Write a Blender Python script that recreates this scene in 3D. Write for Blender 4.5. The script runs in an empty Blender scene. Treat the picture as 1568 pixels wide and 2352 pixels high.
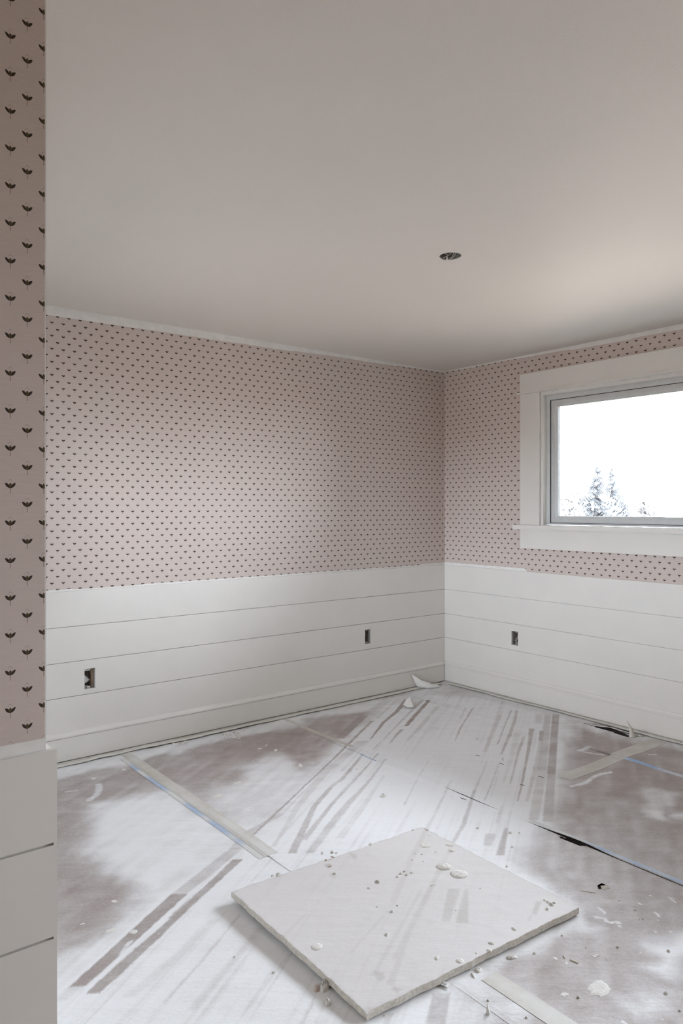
import bpy, bmesh, math, random
import numpy as np
from mathutils import Vector

# ------------------------------------------------------------------ camera, world, light, exposure
scene = bpy.context.scene
COL = scene.collection
F_PX, CX, HY, EYE = 1664.0, 784.0, 1165.0, 1.3755        # focal length, centre, horizon (pixels of a 1568 x 2352 frame), eye height
UX, UY = 0.7846, 0.6200                                   # camera right axis in plan
cam_data = bpy.data.cameras.new('camera')
cam = bpy.data.objects.new('camera', cam_data)
COL.objects.link(cam)
cam_data.sensor_fit = 'HORIZONTAL'
cam_data.sensor_width = 36.0
cam_data.lens = 36.0 * F_PX / 1568.0
cam_data.shift_y = -11.0 / 1568.0
cam_data.clip_start = 0.02
cam_data.clip_end = 500
cam.location = (0, 0, EYE)
cam.rotation_euler = (math.pi / 2, 0, -math.atan2(UY, UX))
scene.camera = cam

world = bpy.data.worlds.new('overcast_sky')
scene.world = world
world.use_nodes = True
wbg = world.node_tree.nodes['Background']
wbg.inputs['Color'].default_value = (0.86, 0.92, 1.03, 1)
wbg.inputs['Strength'].default_value = 32.5
scene.view_settings.view_transform = 'Standard'
scene.view_settings.look = 'None'
scene.view_settings.exposure = 0.0
scene.view_settings.gamma = 1.0
scene.view_settings.use_curve_mapping = False


def window_portal(name, loc, rot, sx, sy):
    """sampling portal in a window opening; gives off no light of its own"""
    l = bpy.data.lights.new(name, 'AREA')
    l.shape = 'RECTANGLE'
    l.size, l.size_y = sx, sy
    o = bpy.data.objects.new(name, l)
    COL.objects.link(o)
    o.location, o.rotation_euler = loc, rot
    l.cycles.is_portal = True


CEIL = 2.455
XR, YB = 4.216, 4.012                # plaster planes of the right and the back wall
XE, YE = 0.418, 1.446                # outer corner of the entry wall
Y0, X0 = -1.5, -1.7                  # walls behind the camera
WIN1 = (0.95, 3.087, 1.250, 2.160)   # y0, y1, z0, z1 in the right wall
WIN2 = (-1.25, 0.42, 0.98, 2.160)  # unseen, added further along the right wall to light the entry wall
WIN3 = (2.30, 3.42, 0.72, 1.950)     # unseen, added in the left wall to light the window wall and floor
window_portal('window_portal_a', (XR + .09, (WIN1[0] + WIN1[1]) / 2, (WIN1[2] + WIN1[3]) / 2), (0, math.pi / 2, 0), WIN1[3] - WIN1[2], WIN1[1] - WIN1[0])
window_portal('window_portal_b', (XR + .09, (WIN2[0] + WIN2[1]) / 2, (WIN2[2] + WIN2[3]) / 2), (0, math.pi / 2, 0), WIN2[3] - WIN2[2], WIN2[1] - WIN2[0])

window_portal('window_portal_c', (XE - .07, (WIN3[0] + WIN3[1]) / 2, (WIN3[2] + WIN3[3]) / 2), (0, -math.pi / 2, 0), WIN3[3] - WIN3[2], WIN3[1] - WIN3[0])


# ------------------------------------------------------------------ helpers
def ground(px, py, z=0.0):
    d = F_PX * (EYE - z) / (py - HY)
    l = (px - CX) / F_PX * d
    return (l * UX + d * UY, -l * UY + d * UX)


class NT:
    """small helper for writing node maths"""
    def __init__(self, mat):
        self.t = mat.node_tree

    def n(self, typ, **kw):
        nd = self.t.nodes.new(typ)
        for k, v in kw.items():
            setattr(nd, k, v)
        return nd

    def link(self, a, b):
        self.t.links.new(a, b)

    def put(self, sock, v):
        if isinstance(v, (int, float)):
            sock.default_value = v
        elif isinstance(v, tuple):
            sock.default_value = v if len(v) == 4 or sock.type == 'VECTOR' else v + (1,)
        else:
            self.link(v, sock)

    def m(self, op, a, b=None, c=None, clamp=False):
        nd = self.n('ShaderNodeMath', operation=op, use_clamp=clamp)
        for i, v in enumerate((a, b, c)):
            if v is not None:
                self.put(nd.inputs[i], v)
        return nd.outputs[0]

    def smooth(self, v, lo, hi, a=0.0, b=1.0):
        nd = self.n('ShaderNodeMapRange', interpolation_type='SMOOTHSTEP')
        self.put(nd.inputs[0], v)
        for i, q in enumerate((lo, hi, a, b)):
            nd.inputs[i + 1].default_value = q
        return nd.outputs[0]

    def mix(self, fac, a, b):
        nd = self.n('ShaderNodeMix', data_type='RGBA')
        self.put(nd.inputs[0], fac)
        self.put(nd.inputs[6], a)
        self.put(nd.inputs[7], b)
        return nd.outputs[2]

    def noise(self, scale, detail=3, rough=.5, vec=None):
        nd = self.n('ShaderNodeTexNoise')
        nd.inputs['Scale'].default_value = scale
        nd.inputs['Detail'].default_value = detail
        nd.inputs['Roughness'].default_value = rough
        if vec is not None:
            self.link(vec, nd.inputs['Vector'])
        return nd.outputs[0]

    def coords(self):
        return self.n('ShaderNodeTexCoord').outputs['Object']

    def scaled(self, vec, s):
        nd = self.n('ShaderNodeVectorMath', operation='MULTIPLY')
        self.link(vec, nd.inputs[0])
        nd.inputs[1].default_value = s
        return nd.outputs[0]

    def bump(self, h, strength, dist=.001):
        nd = self.n('ShaderNodeBump')
        nd.inputs['Strength'].default_value = strength
        nd.inputs['Distance'].default_value = dist
        self.link(h, nd.inputs['Height'])
        return nd.outputs[0]

    def attr(self, name):
        return self.n('ShaderNodeAttribute', attribute_name=name).outputs['Fac']


def new_mat(name):
    m = bpy.data.materials.new(name)
    m.use_nodes = True
    return m, NT(m), m.node_tree.nodes['Principled BSDF']


def simple(name, col, rough=.6, var=.06, nscale=30, bump=0.0, bscale=200, metallic=0, spec=.4):
    m, t, b = new_mat(name)
    co = t.coords()
    nz = t.noise(nscale, 4, .6, co)
    dark = tuple(c * (1 - var) for c in col)
    lite = tuple(min(1, c * (1 + var)) for c in col)
    t.link(t.mix(t.smooth(nz, .3, .7), dark, lite), b.inputs['Base Color'])
    b.inputs['Roughness'].default_value = rough
    b.inputs['Metallic'].default_value = metallic
    b.inputs['Specular IOR Level'].default_value = spec
    if bump:
        t.link(t.bump(t.noise(bscale, 3, .6, co), bump), b.inputs['Normal'])
    return m


M = {}
M['white_paint'] = simple('white_trim_paint', (.77, .742, .705), .45, .012, 6, .08, 60)
M['plaster'] = simple('unpapered_plaster', (.80, .785, .76), .75, .05, 18, .3, 120)
M['hall_wall'] = simple('beige_hall_paint', (.56, .46, .36), .7, .06, 8, .1, 60)  # unseen walls behind the camera; beige picked to warm the bounced light
M['dark_void'] = simple('wall_cavity_dark', (.035, .032, .03), .9, .2, 40)
M['subfloor'] = simple('dark_subfloor', (.055, .042, .035), .85, .25, 25)
M['vinyl'] = simple('grey_vinyl_frame', (.62, .63, .63), .4, .03, 20, .05, 90)
M['gasket'] = simple('dark_gasket', (.05, .05, .055), .6, .1, 40)
M['galv'] = simple('galvanised_box', (.36, .345, .32), .5, .2, 60, .2, 150, .1)
M['can'] = simple('grey_can_metal', (.24, .235, .225), .5, .15, 50, .2, 150, .3)
M['wire_white'] = simple('white_wire_sheath', (.72, .71, .68), .5, .05, 60)
M['wire_black'] = simple('black_wire_sheath', (.03, .03, .03), .5, .1, 60)
M['wire_copper'] = simple('bare_wire', (.55, .42, .33), .4, .1, 60, metallic=.6)
M['stud'] = simple('stud_wood', (.36, .27, .19), .8, .25, 45)
M['device'] = simple('grey_plastic', (.50, .50, .48), .5, .08, 50)
M['compound'] = simple('dried_joint_compound', (.76, .735, .70), .85, .08, 120, .7, 260)
M['compound_rough'] = simple('rough_joint_compound', (.72, .69, .65), .9, .14, 150, 1.0, 220)
M['gypsum'] = simple('gypsum_core', (.66, .62, .56), .95, .14, 120, .8, 300)
M['kraft'] = simple('kraft_paper', (.40, .32, .27), .9, .2, 80, .4, 260)
M['tan_face'] = simple('tan_board_face', (.60, .50, .44), .9, .12, 90, .4, 260)
M['scrap'] = simple('white_paper_scrap', (.80, .79, .77), .7, .04, 60, .2, 150)
M['chip'] = simple('white_plaster_chip', (.80, .78, .74), .85, .07, 120, .5, 250)
M['pebble'] = simple('grey_crumb', (.62, .58, .53), .9, .2, 150, .6, 250)
M['cream_mask'] = simple('cream_masking_paper', (.68, .655, .60), .8, .07, 14, .3, 90)
M['splinter'] = simple('pale_splinter', (.78, .75, .66), .8, .08, 90)
M['foliage'] = simple('conifer_needles', (.19, .20, .21), .8, .3, 3)  # pale grey: outdoor haze and glare put into the needle colour
M['foliage_leaf'] = simple('bare_shrub_twigs', (.24, .235, .235), .8, .3, 3)  # paleness of the outdoor haze put into this colour too
M['bark'] = simple('tree_bark', (.06, .05, .045), .9, .3, 8)
M['ground_out'] = simple('outside_ground', (.215, .175, .138), .95, .12, .4)
M['ink'] = simple('printed_ink', (.05, .05, .06), .6, .1, 80)


def ceiling_mat():
    m, t, b = new_mat('ceiling_paint')
    co = t.coords()
    b.inputs['Base Color'].default_value = (.735, .695, .65, 1)
    b.inputs['Roughness'].default_value = .55
    big = t.noise(1.3, 2, .5, co)
    fine = t.noise(150, 3, .6, co)
    h = t.m('ADD', t.m('MULTIPLY', big, 6.0), t.m('MULTIPLY', fine, .25))
    t.link(t.bump(h, .35, .004), b.inputs['Normal'])
    return m


M['ceiling'] = ceiling_mat()


def wallpaper_mat(name, axis, u0, z0):
    """staggered little flower buds on pale pink paper: cell 3 cm x 7 cm, every other column dropped by half"""
    m, t, b = new_mat(name)
    co = t.coords()
    sep = t.n('ShaderNodeSeparateXYZ')
    t.link(co, sep.inputs[0])
    u = t.m('DIVIDE', t.m('SUBTRACT', sep.outputs[axis], u0), .03)
    u = t.m('ADD', u, .5)
    colid = t.m('FLOOR', u)
    U = t.m('MULTIPLY', t.m('SUBTRACT', t.m('SUBTRACT', u, colid), .5), 3.0)     # centimetres
    odd = t.m('FLOORED_MODULO', colid, 2.0)
    v = t.m('DIVIDE', t.m('SUBTRACT', sep.outputs[2], z0), .07)
    v = t.m('ADD', t.m('ADD', v, t.m('MULTIPLY', odd, .5)), .4)
    V = t.m('MULTIPLY', t.m('SUBTRACT', t.m('FRACT', v), .4), 7.0)
    a = t.m('ABSOLUTE', U)

    def dist(cx, cy):
        dx, dy = t.m('SUBTRACT', a, cx), t.m('SUBTRACT', V, cy)
        return t.m('SQRT', t.m('ADD', t.m('MULTIPLY', dx, dx), t.m('MULTIPLY', dy, dy)))
    e = .03
    petal = t.smooth(t.m('MAXIMUM', dist(1.0, .003), dist(-.07, .997)), 1.0 + e, 1.0 - e)
    bud = t.smooth(dist(-.45, .51), .69 + e, .69 - e)
    stem = t.m('MULTIPLY', t.smooth(a, .09, .05), t.m('MULTIPLY', t.smooth(V, -1.0, -.95), t.smooth(V, .1, .0)))
    arch_y = t.m('SUBTRACT', 1.69, t.m('MULTIPLY', t.m('POWER', t.m('DIVIDE', a, .5), 1.4), .62))
    arch = t.m('MULTIPLY', t.smooth(t.m('ABSOLUTE', t.m('SUBTRACT', V, arch_y)), .11, .05), t.smooth(a, .56, .5))
    dots = t.smooth(t.m('SINE', t.m('MULTIPLY', t.m('ADD', V, a), 34.0)), -.7, .1)
    arch = t.m('MULTIPLY', t.m('MULTIPLY', arch, dots), .65)
    # paper ground: faint horizontal fibre
    fib = t.noise(1.0, 4, .65, t.scaled(co, (25, 25, 420) if axis == 0 else (25, 25, 420)))
    blot = t.noise(5, 3, .5, co)
    paper = t.mix(t.smooth(fib, .3, .75), (.605, .515, .475), (.655, .56, .515))
    paper = t.mix(t.m('MULTIPLY', t.smooth(blot, .35, .7), .25), paper, (.615, .555, .525))
    c = t.mix(t.m('MULTIPLY', stem, .8), paper, (.20, .15, .10))
    c = t.mix(arch, c, (.19, .14, .11))
    c = t.mix(petal, c, (.042, .026, .019))
    c = t.mix(bud, c, (.085, .06, .026))
    t.link(c, b.inputs['Base Color'])
    b.inputs['Roughness'].default_value = .7
    b.inputs['Specular IOR Level'].default_value = .3
    t.link(t.bump(fib, .15, .0006), b.inputs['Normal'])
    return m


def coat_mat(name, bare_a, bare_b, white_a, white_b, bump=.5):
    """paper or board with white overspray; the amount of paint comes from the 'coat' attribute"""
    m, t, b = new_mat(name)
    co = t.coords()
    w = t.attr('coat')
    n1 = t.noise(9, 5, .6, co)
    n2 = t.noise(70, 4, .7, co)
    n3 = t.noise(320, 2, .6, co)
    streak = t.noise(1, 5, .6, t.scaled(co, (7, 15, 10)))
    mp = t.n('ShaderNodeMapping')
    mp.inputs['Rotation'].default_value = (0, 0, math.radians(38))
    t.link(co, mp.inputs['Vector'])
    ripple = t.noise(1, 4, .6, t.scaled(mp.outputs[0], (4.5, 17, 6)))
    ww = t.m('ADD', w, t.m('MULTIPLY', t.m('SUBTRACT', n1, .5), .22))
    ww = t.m('ADD', ww, t.m('MULTIPLY', t.m('SUBTRACT', ripple, .5), .30))
    ww = t.m('ADD', ww, t.m('MULTIPLY', t.m('SUBTRACT', streak, .5), .22))
    ww = t.m('ADD', ww, t.m('MULTIPLY', t.m('SUBTRACT', n2, .5), .34))
    ww = t.m('ADD', ww, t.m('MULTIPLY', t.m('SUBTRACT', n3, .5), .26))
    # saturate: heavy coats stay evenly white
    ww = t.smooth(ww, -.05, .98)
    bare = t.mix(n1, bare_a, bare_b)
    white = t.mix(t.smooth(n2, .3, .8), white_a, white_b)
    c = t.mix(ww, bare, white)
    # flecks of white paint and a few dark grains
    fleck = t.n('ShaderNodeTexVoronoi')
    fleck.inputs['Scale'].default_value = 26
    t.link(co, fleck.inputs['Vector'])
    fl = t.m('MULTIPLY', t.smooth(fleck.outputs['Distance'], .10, .06), t.smooth(t.noise(6, 2, .5, co), .52, .62))
    c = t.mix(t.m('MULTIPLY', fl, .55), c, white_a)
    t.link(c, b.inputs['Base Color'])
    b.inputs['Roughness'].default_value = .55
    b.inputs['Specular IOR Level'].default_value = .4
    h = t.m('ADD', t.m('MULTIPLY', n2, .5), t.m('ADD', t.m('MULTIPLY', n3, .2), t.m('ADD', t.m('MULTIPLY', streak, 1.0), t.m('MULTIPLY', ripple, 3.0))))
    t.link(t.bump(h, bump, .003), b.inputs['Normal'])
    return m


M['paper'] = coat_mat('oversprayed_floor_paper', (.31, .255, .235), (.375, .32, .295), (.865, .87, .885), (.825, .83, .845))
M['board_face'] = coat_mat('oversprayed_gypsum_board', (.46, .43, .40), (.52, .49, .46), (.72, .69, .68), (.68, .652, .645), .25)


def tape_mat(name, col):
    m, t, b = new_mat(name)
    co = t.coords()
    w = t.attr('coat')
    n1 = t.noise(28, 4, .65, co)
    ww = t.smooth(t.m('ADD', w, t.m('MULTIPLY', t.m('SUBTRACT', n1, .5), .5)), .0, 1.0)
    t.link(t.mix(ww, col, (.70, .69, .67)), b.inputs['Base Color'])
    b.inputs['Roughness'].default_value = .55
    t.link(t.bump(n1, .3, .001), b.inputs['Normal'])
    return m


M['blue_tape'] = tape_mat('blue_painter_tape', (.25, .40, .63))
M['tan_tape'] = tape_mat('tan_masking_tape', (.50, .455, .385))


def glass_mat():
    m = bpy.data.materials.new('window_glass')
    m.use_nodes = True
    t = NT(m)
    m.node_tree.nodes.clear()
    out = t.n('ShaderNodeOutputMaterial')
    tr = t.n('ShaderNodeBsdfTransparent')
    tr.inputs[0].default_value = (.95, .965, .96, 1)
    gl = t.n('ShaderNodeBsdfGlossy')
    gl.inputs['Roughness'].default_value = .02
    fr = t.n('ShaderNodeFresnel')
    fr.inputs[0].default_value = 1.45
    mx = t.n('ShaderNodeMixShader')
    t.link(fr.outputs[0], mx.inputs[0])
    t.link(tr.outputs[0], mx.inputs[1])
    t.link(gl.outputs[0], mx.inputs[2])
    t.link(mx.outputs[0], out.inputs[0])
    return m


M['glass'] = glass_mat()


def obj(name, bm, mat, parent=None, smooth=False):
    me = bpy.data.meshes.new(name)
    bmesh.ops.recalc_face_normals(bm, faces=bm.faces[:])
    bm.to_mesh(me)
    bm.free()
    for mm in (mat if isinstance(mat, (list, tuple)) else [mat]):
        me.materials.append(mm)
    if smooth:
        for p in me.polygons:
            p.use_smooth = True
    o = bpy.data.objects.new(name, me)
    COL.objects.link(o)
    if parent:
        o.parent = parent
    return o


def empty(name, loc):
    o = bpy.data.objects.new(name, None)
    COL.objects.link(o)
    o.location = loc
    return o


def adopt(child, parent):
    """parent a mesh that was built in world coordinates"""
    child.parent = parent
    child.matrix_parent_inverse = parent.matrix_basis.inverted()
    return child


def tag(o, label, cat, group=None, kind=None):
    o['label'] = label
    o['category'] = cat
    if group:
        o['group'] = group
    if kind:
        o['kind'] = kind
    return o


def struct(o, label=None):
    o['kind'] = 'structure'
    if label:
        o['label'] = label
    return o


def add_box(bm, p0, p1):
    xs, ys, zs = zip(p0, p1)
    v = [bm.verts.new((x, y, z)) for x in (min(xs), max(xs)) for y in (min(ys), max(ys)) for z in (min(zs), max(zs))]
    for f in ((0, 1, 3, 2), (4, 6, 7, 5), (0, 4, 5, 1), (2, 3, 7, 6), (0, 2, 6, 4), (1, 5, 7, 3)):
        bm.faces.new([v[i] for i in f])


# wall frames: (u along the wall, z up, d out of the wall into the room) -> world
WALLS = {
    'back': lambda u, z, d: (u, YB - d, z),
    'right': lambda u, z, d: (XR - d, u, z),
    'entry': lambda u, z, d: (u, YE - d, z),
    'left': lambda u, z, d: (XE + d, u, z),
}


def wbox(bm, W, u0, u1, z0, z1, d0, d1):
    add_box(bm, W(u0, z0, d0), W(u1, z1, d1))


def panel(bm, W, u0, u1, z0, z1, d0, d1, holes=()):
    """flat slab u0..u1 x z0..z1, thickness d0..d1, with rectangular holes through it"""
    us = sorted({u0, u1, *[h[0] for h in holes], *[h[1] for h in holes]})
    zs = sorted({z0, z1, *[h[2] for h in holes], *[h[3] for h in holes]})
    us = [u for u in us if u0 <= u <= u1]
    zs = [z for z in zs if z0 <= z <= z1]
    cache = {}

    def V(i, j, d):
        k = (i, j, d)
        if k not in cache:
            cache[k] = bm.verts.new(W(us[i], zs[j], d))
        return cache[k]

    def solid(i, j):
        if not (0 <= i < len(us) - 1 and 0 <= j < len(zs) - 1):
            return False
        cu, cz = (us[i] + us[i + 1]) / 2, (zs[j] + zs[j + 1]) / 2
        return not any(h[0] < cu < h[1] and h[2] < cz < h[3] for h in holes)
    for i in range(len(us) - 1):
        for j in range(len(zs) - 1):
            if not solid(i, j):
                continue
            for d in (d0, d1):
                bm.faces.new([V(i, j, d), V(i + 1, j, d), V(i + 1, j + 1, d), V(i, j + 1, d)])
            for (di, dj, a, b) in ((-1, 0, (i, j), (i, j + 1)), (1, 0, (i + 1, j), (i + 1, j + 1)), (0, -1, (i, j), (i + 1, j)), (0, 1, (i, j + 1), (i + 1, j + 1))):
                if not solid(i + di, j + dj):
                    bm.faces.new([V(*a, d0), V(*b, d0), V(*b, d1), V(*a, d1)])


def profile(bm, W, u0, u1, pts):
    """extrude a closed (d, z) profile along u"""
    a = [bm.verts.new(W(u0, z, d)) for d, z in pts]
    b = [bm.verts.new(W(u1, z, d)) for d, z in pts]
    n = len(pts)
    for i in range(n):
        bm.faces.new([a[i], a[(i + 1) % n], b[(i + 1) % n], b[i]])
    bm.faces.new(a)
    bm.faces.new(b[::-1])


def tube(bm, pts, r, seg=8):
    pts = [Vector(p) for p in pts]
    rings = []
    for i, p in enumerate(pts):
        d = (pts[min(i + 1, len(pts) - 1)] - pts[max(i - 1, 0)]).normalized()
        s = d.cross(Vector((.31, .2, .93)))
        s = s.normalized() if s.length > .01 else Vector((1, 0, 0))
        q = d.cross(s)
        rr = r[i] if isinstance(r, (list, tuple)) else r
        rings.append([bm.verts.new(p + s * math.cos(k * math.tau / seg) * rr + q * math.sin(k * math.tau / seg) * rr) for k in range(seg)])
    for A, B in zip(rings, rings[1:]):
        for k in range(seg):
            bm.faces.new([A[k], A[(k + 1) % seg], B[(k + 1) % seg], B[k]])
    bm.faces.new(rings[0])
    bm.faces.new(rings[-1][::-1])


def curve_pts(ctrl, n=14):
    """Catmull-Rom through the control points"""
    c = [Vector(p) for p in ctrl]
    c = [c[0] * 2 - c[1]] + c + [c[-1] * 2 - c[-2]]
    out = []
    for i in range(1, len(c) - 2):
        for k in range(n):
            s = k / n
            p0, p1, p2, p3 = c[i - 1:i + 3]
            out.append(.5 * (2 * p1 + (p2 - p0) * s + (2 * p0 - 5 * p1 + 4 * p2 - p3) * s * s + (3 * p1 - p0 - 3 * p2 + p3) * s ** 3))
    return out + [c[-2]]


def vnoise(x, y, seed=0):
    """value noise on numpy arrays"""
    xi, yi = np.floor(x).astype(np.int64), np.floor(y).astype(np.int64)
    fx, fy = x - xi, y - yi
    fx, fy = fx * fx * (3 - 2 * fx), fy * fy * (3 - 2 * fy)

    def h(a, b):
        n = (a * 374761393 + b * 668265263 + seed * 1442695041) & 0xffffffff
        n = ((n ^ (n >> 13)) * 1274126177) & 0xffffffff
        return ((n ^ (n >> 16)) & 0xffff) / 65535.0
    return (h(xi, yi) * (1 - fx) + h(xi + 1, yi) * fx) * (1 - fy) + (h(xi, yi + 1) * (1 - fx) + h(xi + 1, yi + 1) * fx) * fy


def n1(v, seed=0):
    return float(vnoise(np.array([v]), np.array([seed * 7.3]), seed)[0])


def poly_sd(P, x, y):
    """signed distance to a polygon, positive inside"""
    d = np.full(x.shape, 1e9)
    ins = np.zeros(x.shape, bool)
    n = len(P)
    for i in range(n):
        (ax, ay), (bx, by) = P[i], P[(i + 1) % n]
        ex, ey = bx - ax, by - ay
        t = np.clip(((x - ax) * ex + (y - ay) * ey) / (ex * ex + ey * ey + 1e-12), 0, 1)
        d = np.minimum(d, np.hypot(x - ax - t * ex, y - ay - t * ey))
        c = ((ay > y) != (by > y)) & (x < ex * (y - ay) / (ey if ey else 1e-12) + ax)
        ins ^= c
    return np.where(ins, d, -d)


def sstep(v):
    v = np.clip(v, 0, 1)
    return v * v * (3 - 2 * v)


# ------------------------------------------------------------------ walls, ceiling, floor
BOX_BACK = [(1.361, 1.420, .374, .485), (3.377, 3.437, .386, .490)]
BOX_RIGHT = [(3.284, 3.342, .384, .484)]
bm = bmesh.new()
panel(bm, WALLS['back'], XE - .12, XR + .2, -.02, CEIL + .1, -.12, 0, BOX_BACK)
wall_back = struct(obj('wall_back', bm, M['plaster']), 'back wall with pink bud wallpaper above white shiplap')
bm = bmesh.new()
panel(bm, WALLS['right'], Y0 - .12, YB, -.02, CEIL + .1, -.18, 0, BOX_RIGHT + [WIN1, WIN2])
wall_right = struct(obj('wall_right', bm, M['plaster']), 'window wall with pink bud wallpaper above white shiplap')
bm = bmesh.new()
panel(bm, WALLS['entry'], X0 - .12, XE, -.02, CEIL + .1, -.12, 0)
wall_entry = struct(obj('wall_entry', bm, M['plaster']), 'entry wall end with large pink bud wallpaper above shiplap')
bm = bmesh.new()
panel(bm, WALLS['left'], YE + .12, YB, -.02, CEIL + .1, -.12, 0, [WIN3])
wall_left = struct(obj('wall_left', bm, M['plaster']))
bm = bmesh.new()
add_box(bm, (X0 - .12, Y0 - .12, -.02), (XR, Y0, CEIL + .1))
wall_rear = struct(obj('wall_rear', bm, M['hall_wall']))
bm = bmesh.new()
add_box(bm, (X0 - .12, Y0, -.02), (X0, YE, CEIL + .1))
wall_side = struct(obj('wall_side', bm, M['hall_wall']))
bm = bmesh.new()
add_box(bm, (X0 - .12, Y0 - .12, -.12), (XR + .18, YB + .12, -.012))
floor = struct(obj('floor', bm, M['subfloor']))

# ceiling with a round opening for a light
LX, LY, LR = 2.297, 2.153, .047
bm = bmesh.new()
NSEG = 48
circ = [(LX + LR * math.cos(math.tau * k / NSEG), LY + LR * math.sin(math.tau * k / NSEG)) for k in range(NSEG)]
lo = [bm.verts.new((x, y, CEIL)) for x, y in circ]
hi = [bm.verts.new((x, y, CEIL + .016)) for x, y in circ]
cxs, cys = (X0 - .12, XR + .18), (Y0 - .12, YB + .12)
out = []
for k in range(NSEG):
    a = math.tau * k / NSEG
    dx, dy = math.cos(a), math.sin(a)
    s = min(((cxs[1] if dx > 0 else cxs[0]) - LX) / dx if abs(dx) > 1e-9 else 1e9, ((cys[1] if dy > 0 else cys[0]) - LY) / dy if abs(dy) > 1e-9 else 1e9)
    out.append(bm.verts.new((LX + dx * s, LY + dy * s, CEIL)))
corners = {c: bm.verts.new((c[0], c[1], CEIL)) for c in [(a, b) for a in cxs for b in cys]}
for k in range(NSEG):
    q = (k + 1) % NSEG
    bm.faces.new([lo[k], lo[q], hi[q], hi[k]])
    bm.faces.new([lo[k], out[k], out[q], lo[q]])
    A, B = out[k].co, out[q].co
    for c, v in corners.items():                     # close the triangle at each corner of the room
        if (abs(A.x - c[0]) < 1e-6 and abs(B.y - c[1]) < 1e-6) or (abs(A.y - c[1]) < 1e-6 and abs(B.x - c[0]) < 1e-6):
            if (A - v.co).length > 1e-5 and (B - v.co).length > 1e-5:
                bm.faces.new([out[k], v, out[q]])
ceiling = struct(obj('ceiling', bm, M['ceiling']))
bm = bmesh.new()
add_box(bm, (X0 - .12, Y0 - .12, CEIL + .12), (XR + .18, YB + .12, CEIL + .2))
struct(obj('roof_deck', bm, M['dark_void']))

# ------------------------------------------------------------------ shiplap boards, wallpaper, baseboards
EDGES = [.919, .7265, .535, .346, .150]
GAP, SHIP_T = .0035, .012


def shiplap(wall, W, u0, u1, holes=(), gap=GAP):
    for k in range(4):
        z1, z0 = EDGES[k] - (gap / 2 if k else 0), EDGES[k + 1] + gap / 2
        bm = bmesh.new()
        panel(bm, W, u0, u1, z0, z1, .001, SHIP_T, [h for h in holes if z0 < h[2] and h[3] < z1])
        obj('shiplap_board', bm, M['white_paint'], wall)
    bm = bmesh.new()                                 # thin lap behind the joints
    panel(bm, W, u0, u1, .02, EDGES[0] - .01, .0002, .0022 + SHIP_T * .2, holes)
    obj('board_rabbet', bm, M['white_paint'], wall)


SHIP_T = .012
shiplap(wall_back, WALLS['back'], XE + .012, XR - .0125, BOX_BACK)
shiplap(wall_right, WALLS['right'], Y0, YB, BOX_RIGHT)
EDGES = [.909, .7290, .549, .365, .150]
shiplap(wall_left, WALLS['left'], YE + .0005, YB - .0125)
shiplap(wall_entry, WALLS['entry'], X0, XE + .0110, gap=.005)
bm = bmesh.new()
add_box(bm, (XE + .0110, YE - .0120, 0), (XE + .0175, YE + .0, .909))
obj('corner_strip', bm, M['white_paint'], wall_entry)
EDGES = [.919, .7265, .535, .346, .150]


def wallpaper(wall, W, mat, u0, u1, top, bottom, holes=(), step=.012, d=.0006):
    """thin sheet with a raggedly trimmed top edge; top/bottom give the height along u"""
    bm = bmesh.new()
    cuts = sorted({h[0] for h in holes} | {h[1] for h in holes})
    us = list(np.arange(u0, u1, step)) + [u1]
    us = sorted(set([round(u, 5) for u in us] + [c for c in cuts if u0 < c < u1]))
    prev = None
    for a, b in zip(us, us[1:]):
        c = (a + b) / 2
        spans = [(None, None)]
        for h in holes:
            if h[0] < c < h[1]:
                spans = [(None, h[2]), (h[3], None)]
        for lo_, hi_ in spans:
            q = [bm.verts.new(W(a, bottom(a) if lo_ is None else lo_, d)), bm.verts.new(W(b, bottom(b) if lo_ is None else lo_, d)),
                 bm.verts.new(W(b, top(b) if hi_ is None else hi_, d)), bm.verts.new(W(a, top(a) if hi_ is None else hi_, d))]
            bm.faces.new(q)
    bmesh.ops.remove_doubles(bm, verts=bm.verts[:], dist=1e-5)
    return obj('wallpaper', bm, mat, wall)


def ragged(u, seed):
    return .004 * (n1(u * 5, seed) - .5) + .005 * (1 if n1(u * 2.3, seed + 1) > .55 else 0) + .002 * (n1(u * 40, seed + 2) - .5)


wallpaper(wall_back, WALLS['back'], wallpaper_mat('bud_wallpaper_back', 0, 1.191, 1.731), XE, XR - .0006,
          lambda u: 2.403 + (u - 1.15) * .011 + ragged(u, 3), lambda u: .930 + (u > 3.95) * .006 + .002 * (n1(u * 6, 5) - .5) - .004 * (1.3 < u < 1.7))
WT = (0.935, 3.265, 1.085, 2.32)      # outline of the window trim
wallpaper(wall_right, WALLS['right'], wallpaper_mat('bud_wallpaper_right', 1, 3.350, 2.402), Y0, YB,
          lambda u: 2.417 + (u - 2.09) * .016 + ragged(u, 9), lambda u: .918 if u < 3.22 else .940,
          [(WIN1[0] - .02, WIN1[1] + .02, WIN1[2] - .02, WIN1[3] + .02), (WIN2[0] - .02, WIN2[1] + .02, WIN2[2] - .02, WIN2[3] + .02)])
wallpaper(wall_entry, WALLS['entry'], wallpaper_mat('bud_wallpaper_entry', 0, .354, 1.481), X0, XE - .0020,
          lambda u: 2.43, lambda u: .932)
wallpaper(wall_left, WALLS['left'], wallpaper_mat('bud_wallpaper_left', 1, 1.5, 1.481), YE + .001, YB,
          lambda u: 2.42, lambda u: .93,
          [(WIN3[0] - .02, WIN3[1] + .02, WIN3[2] - .02, WIN3[3] + .02)])


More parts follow.
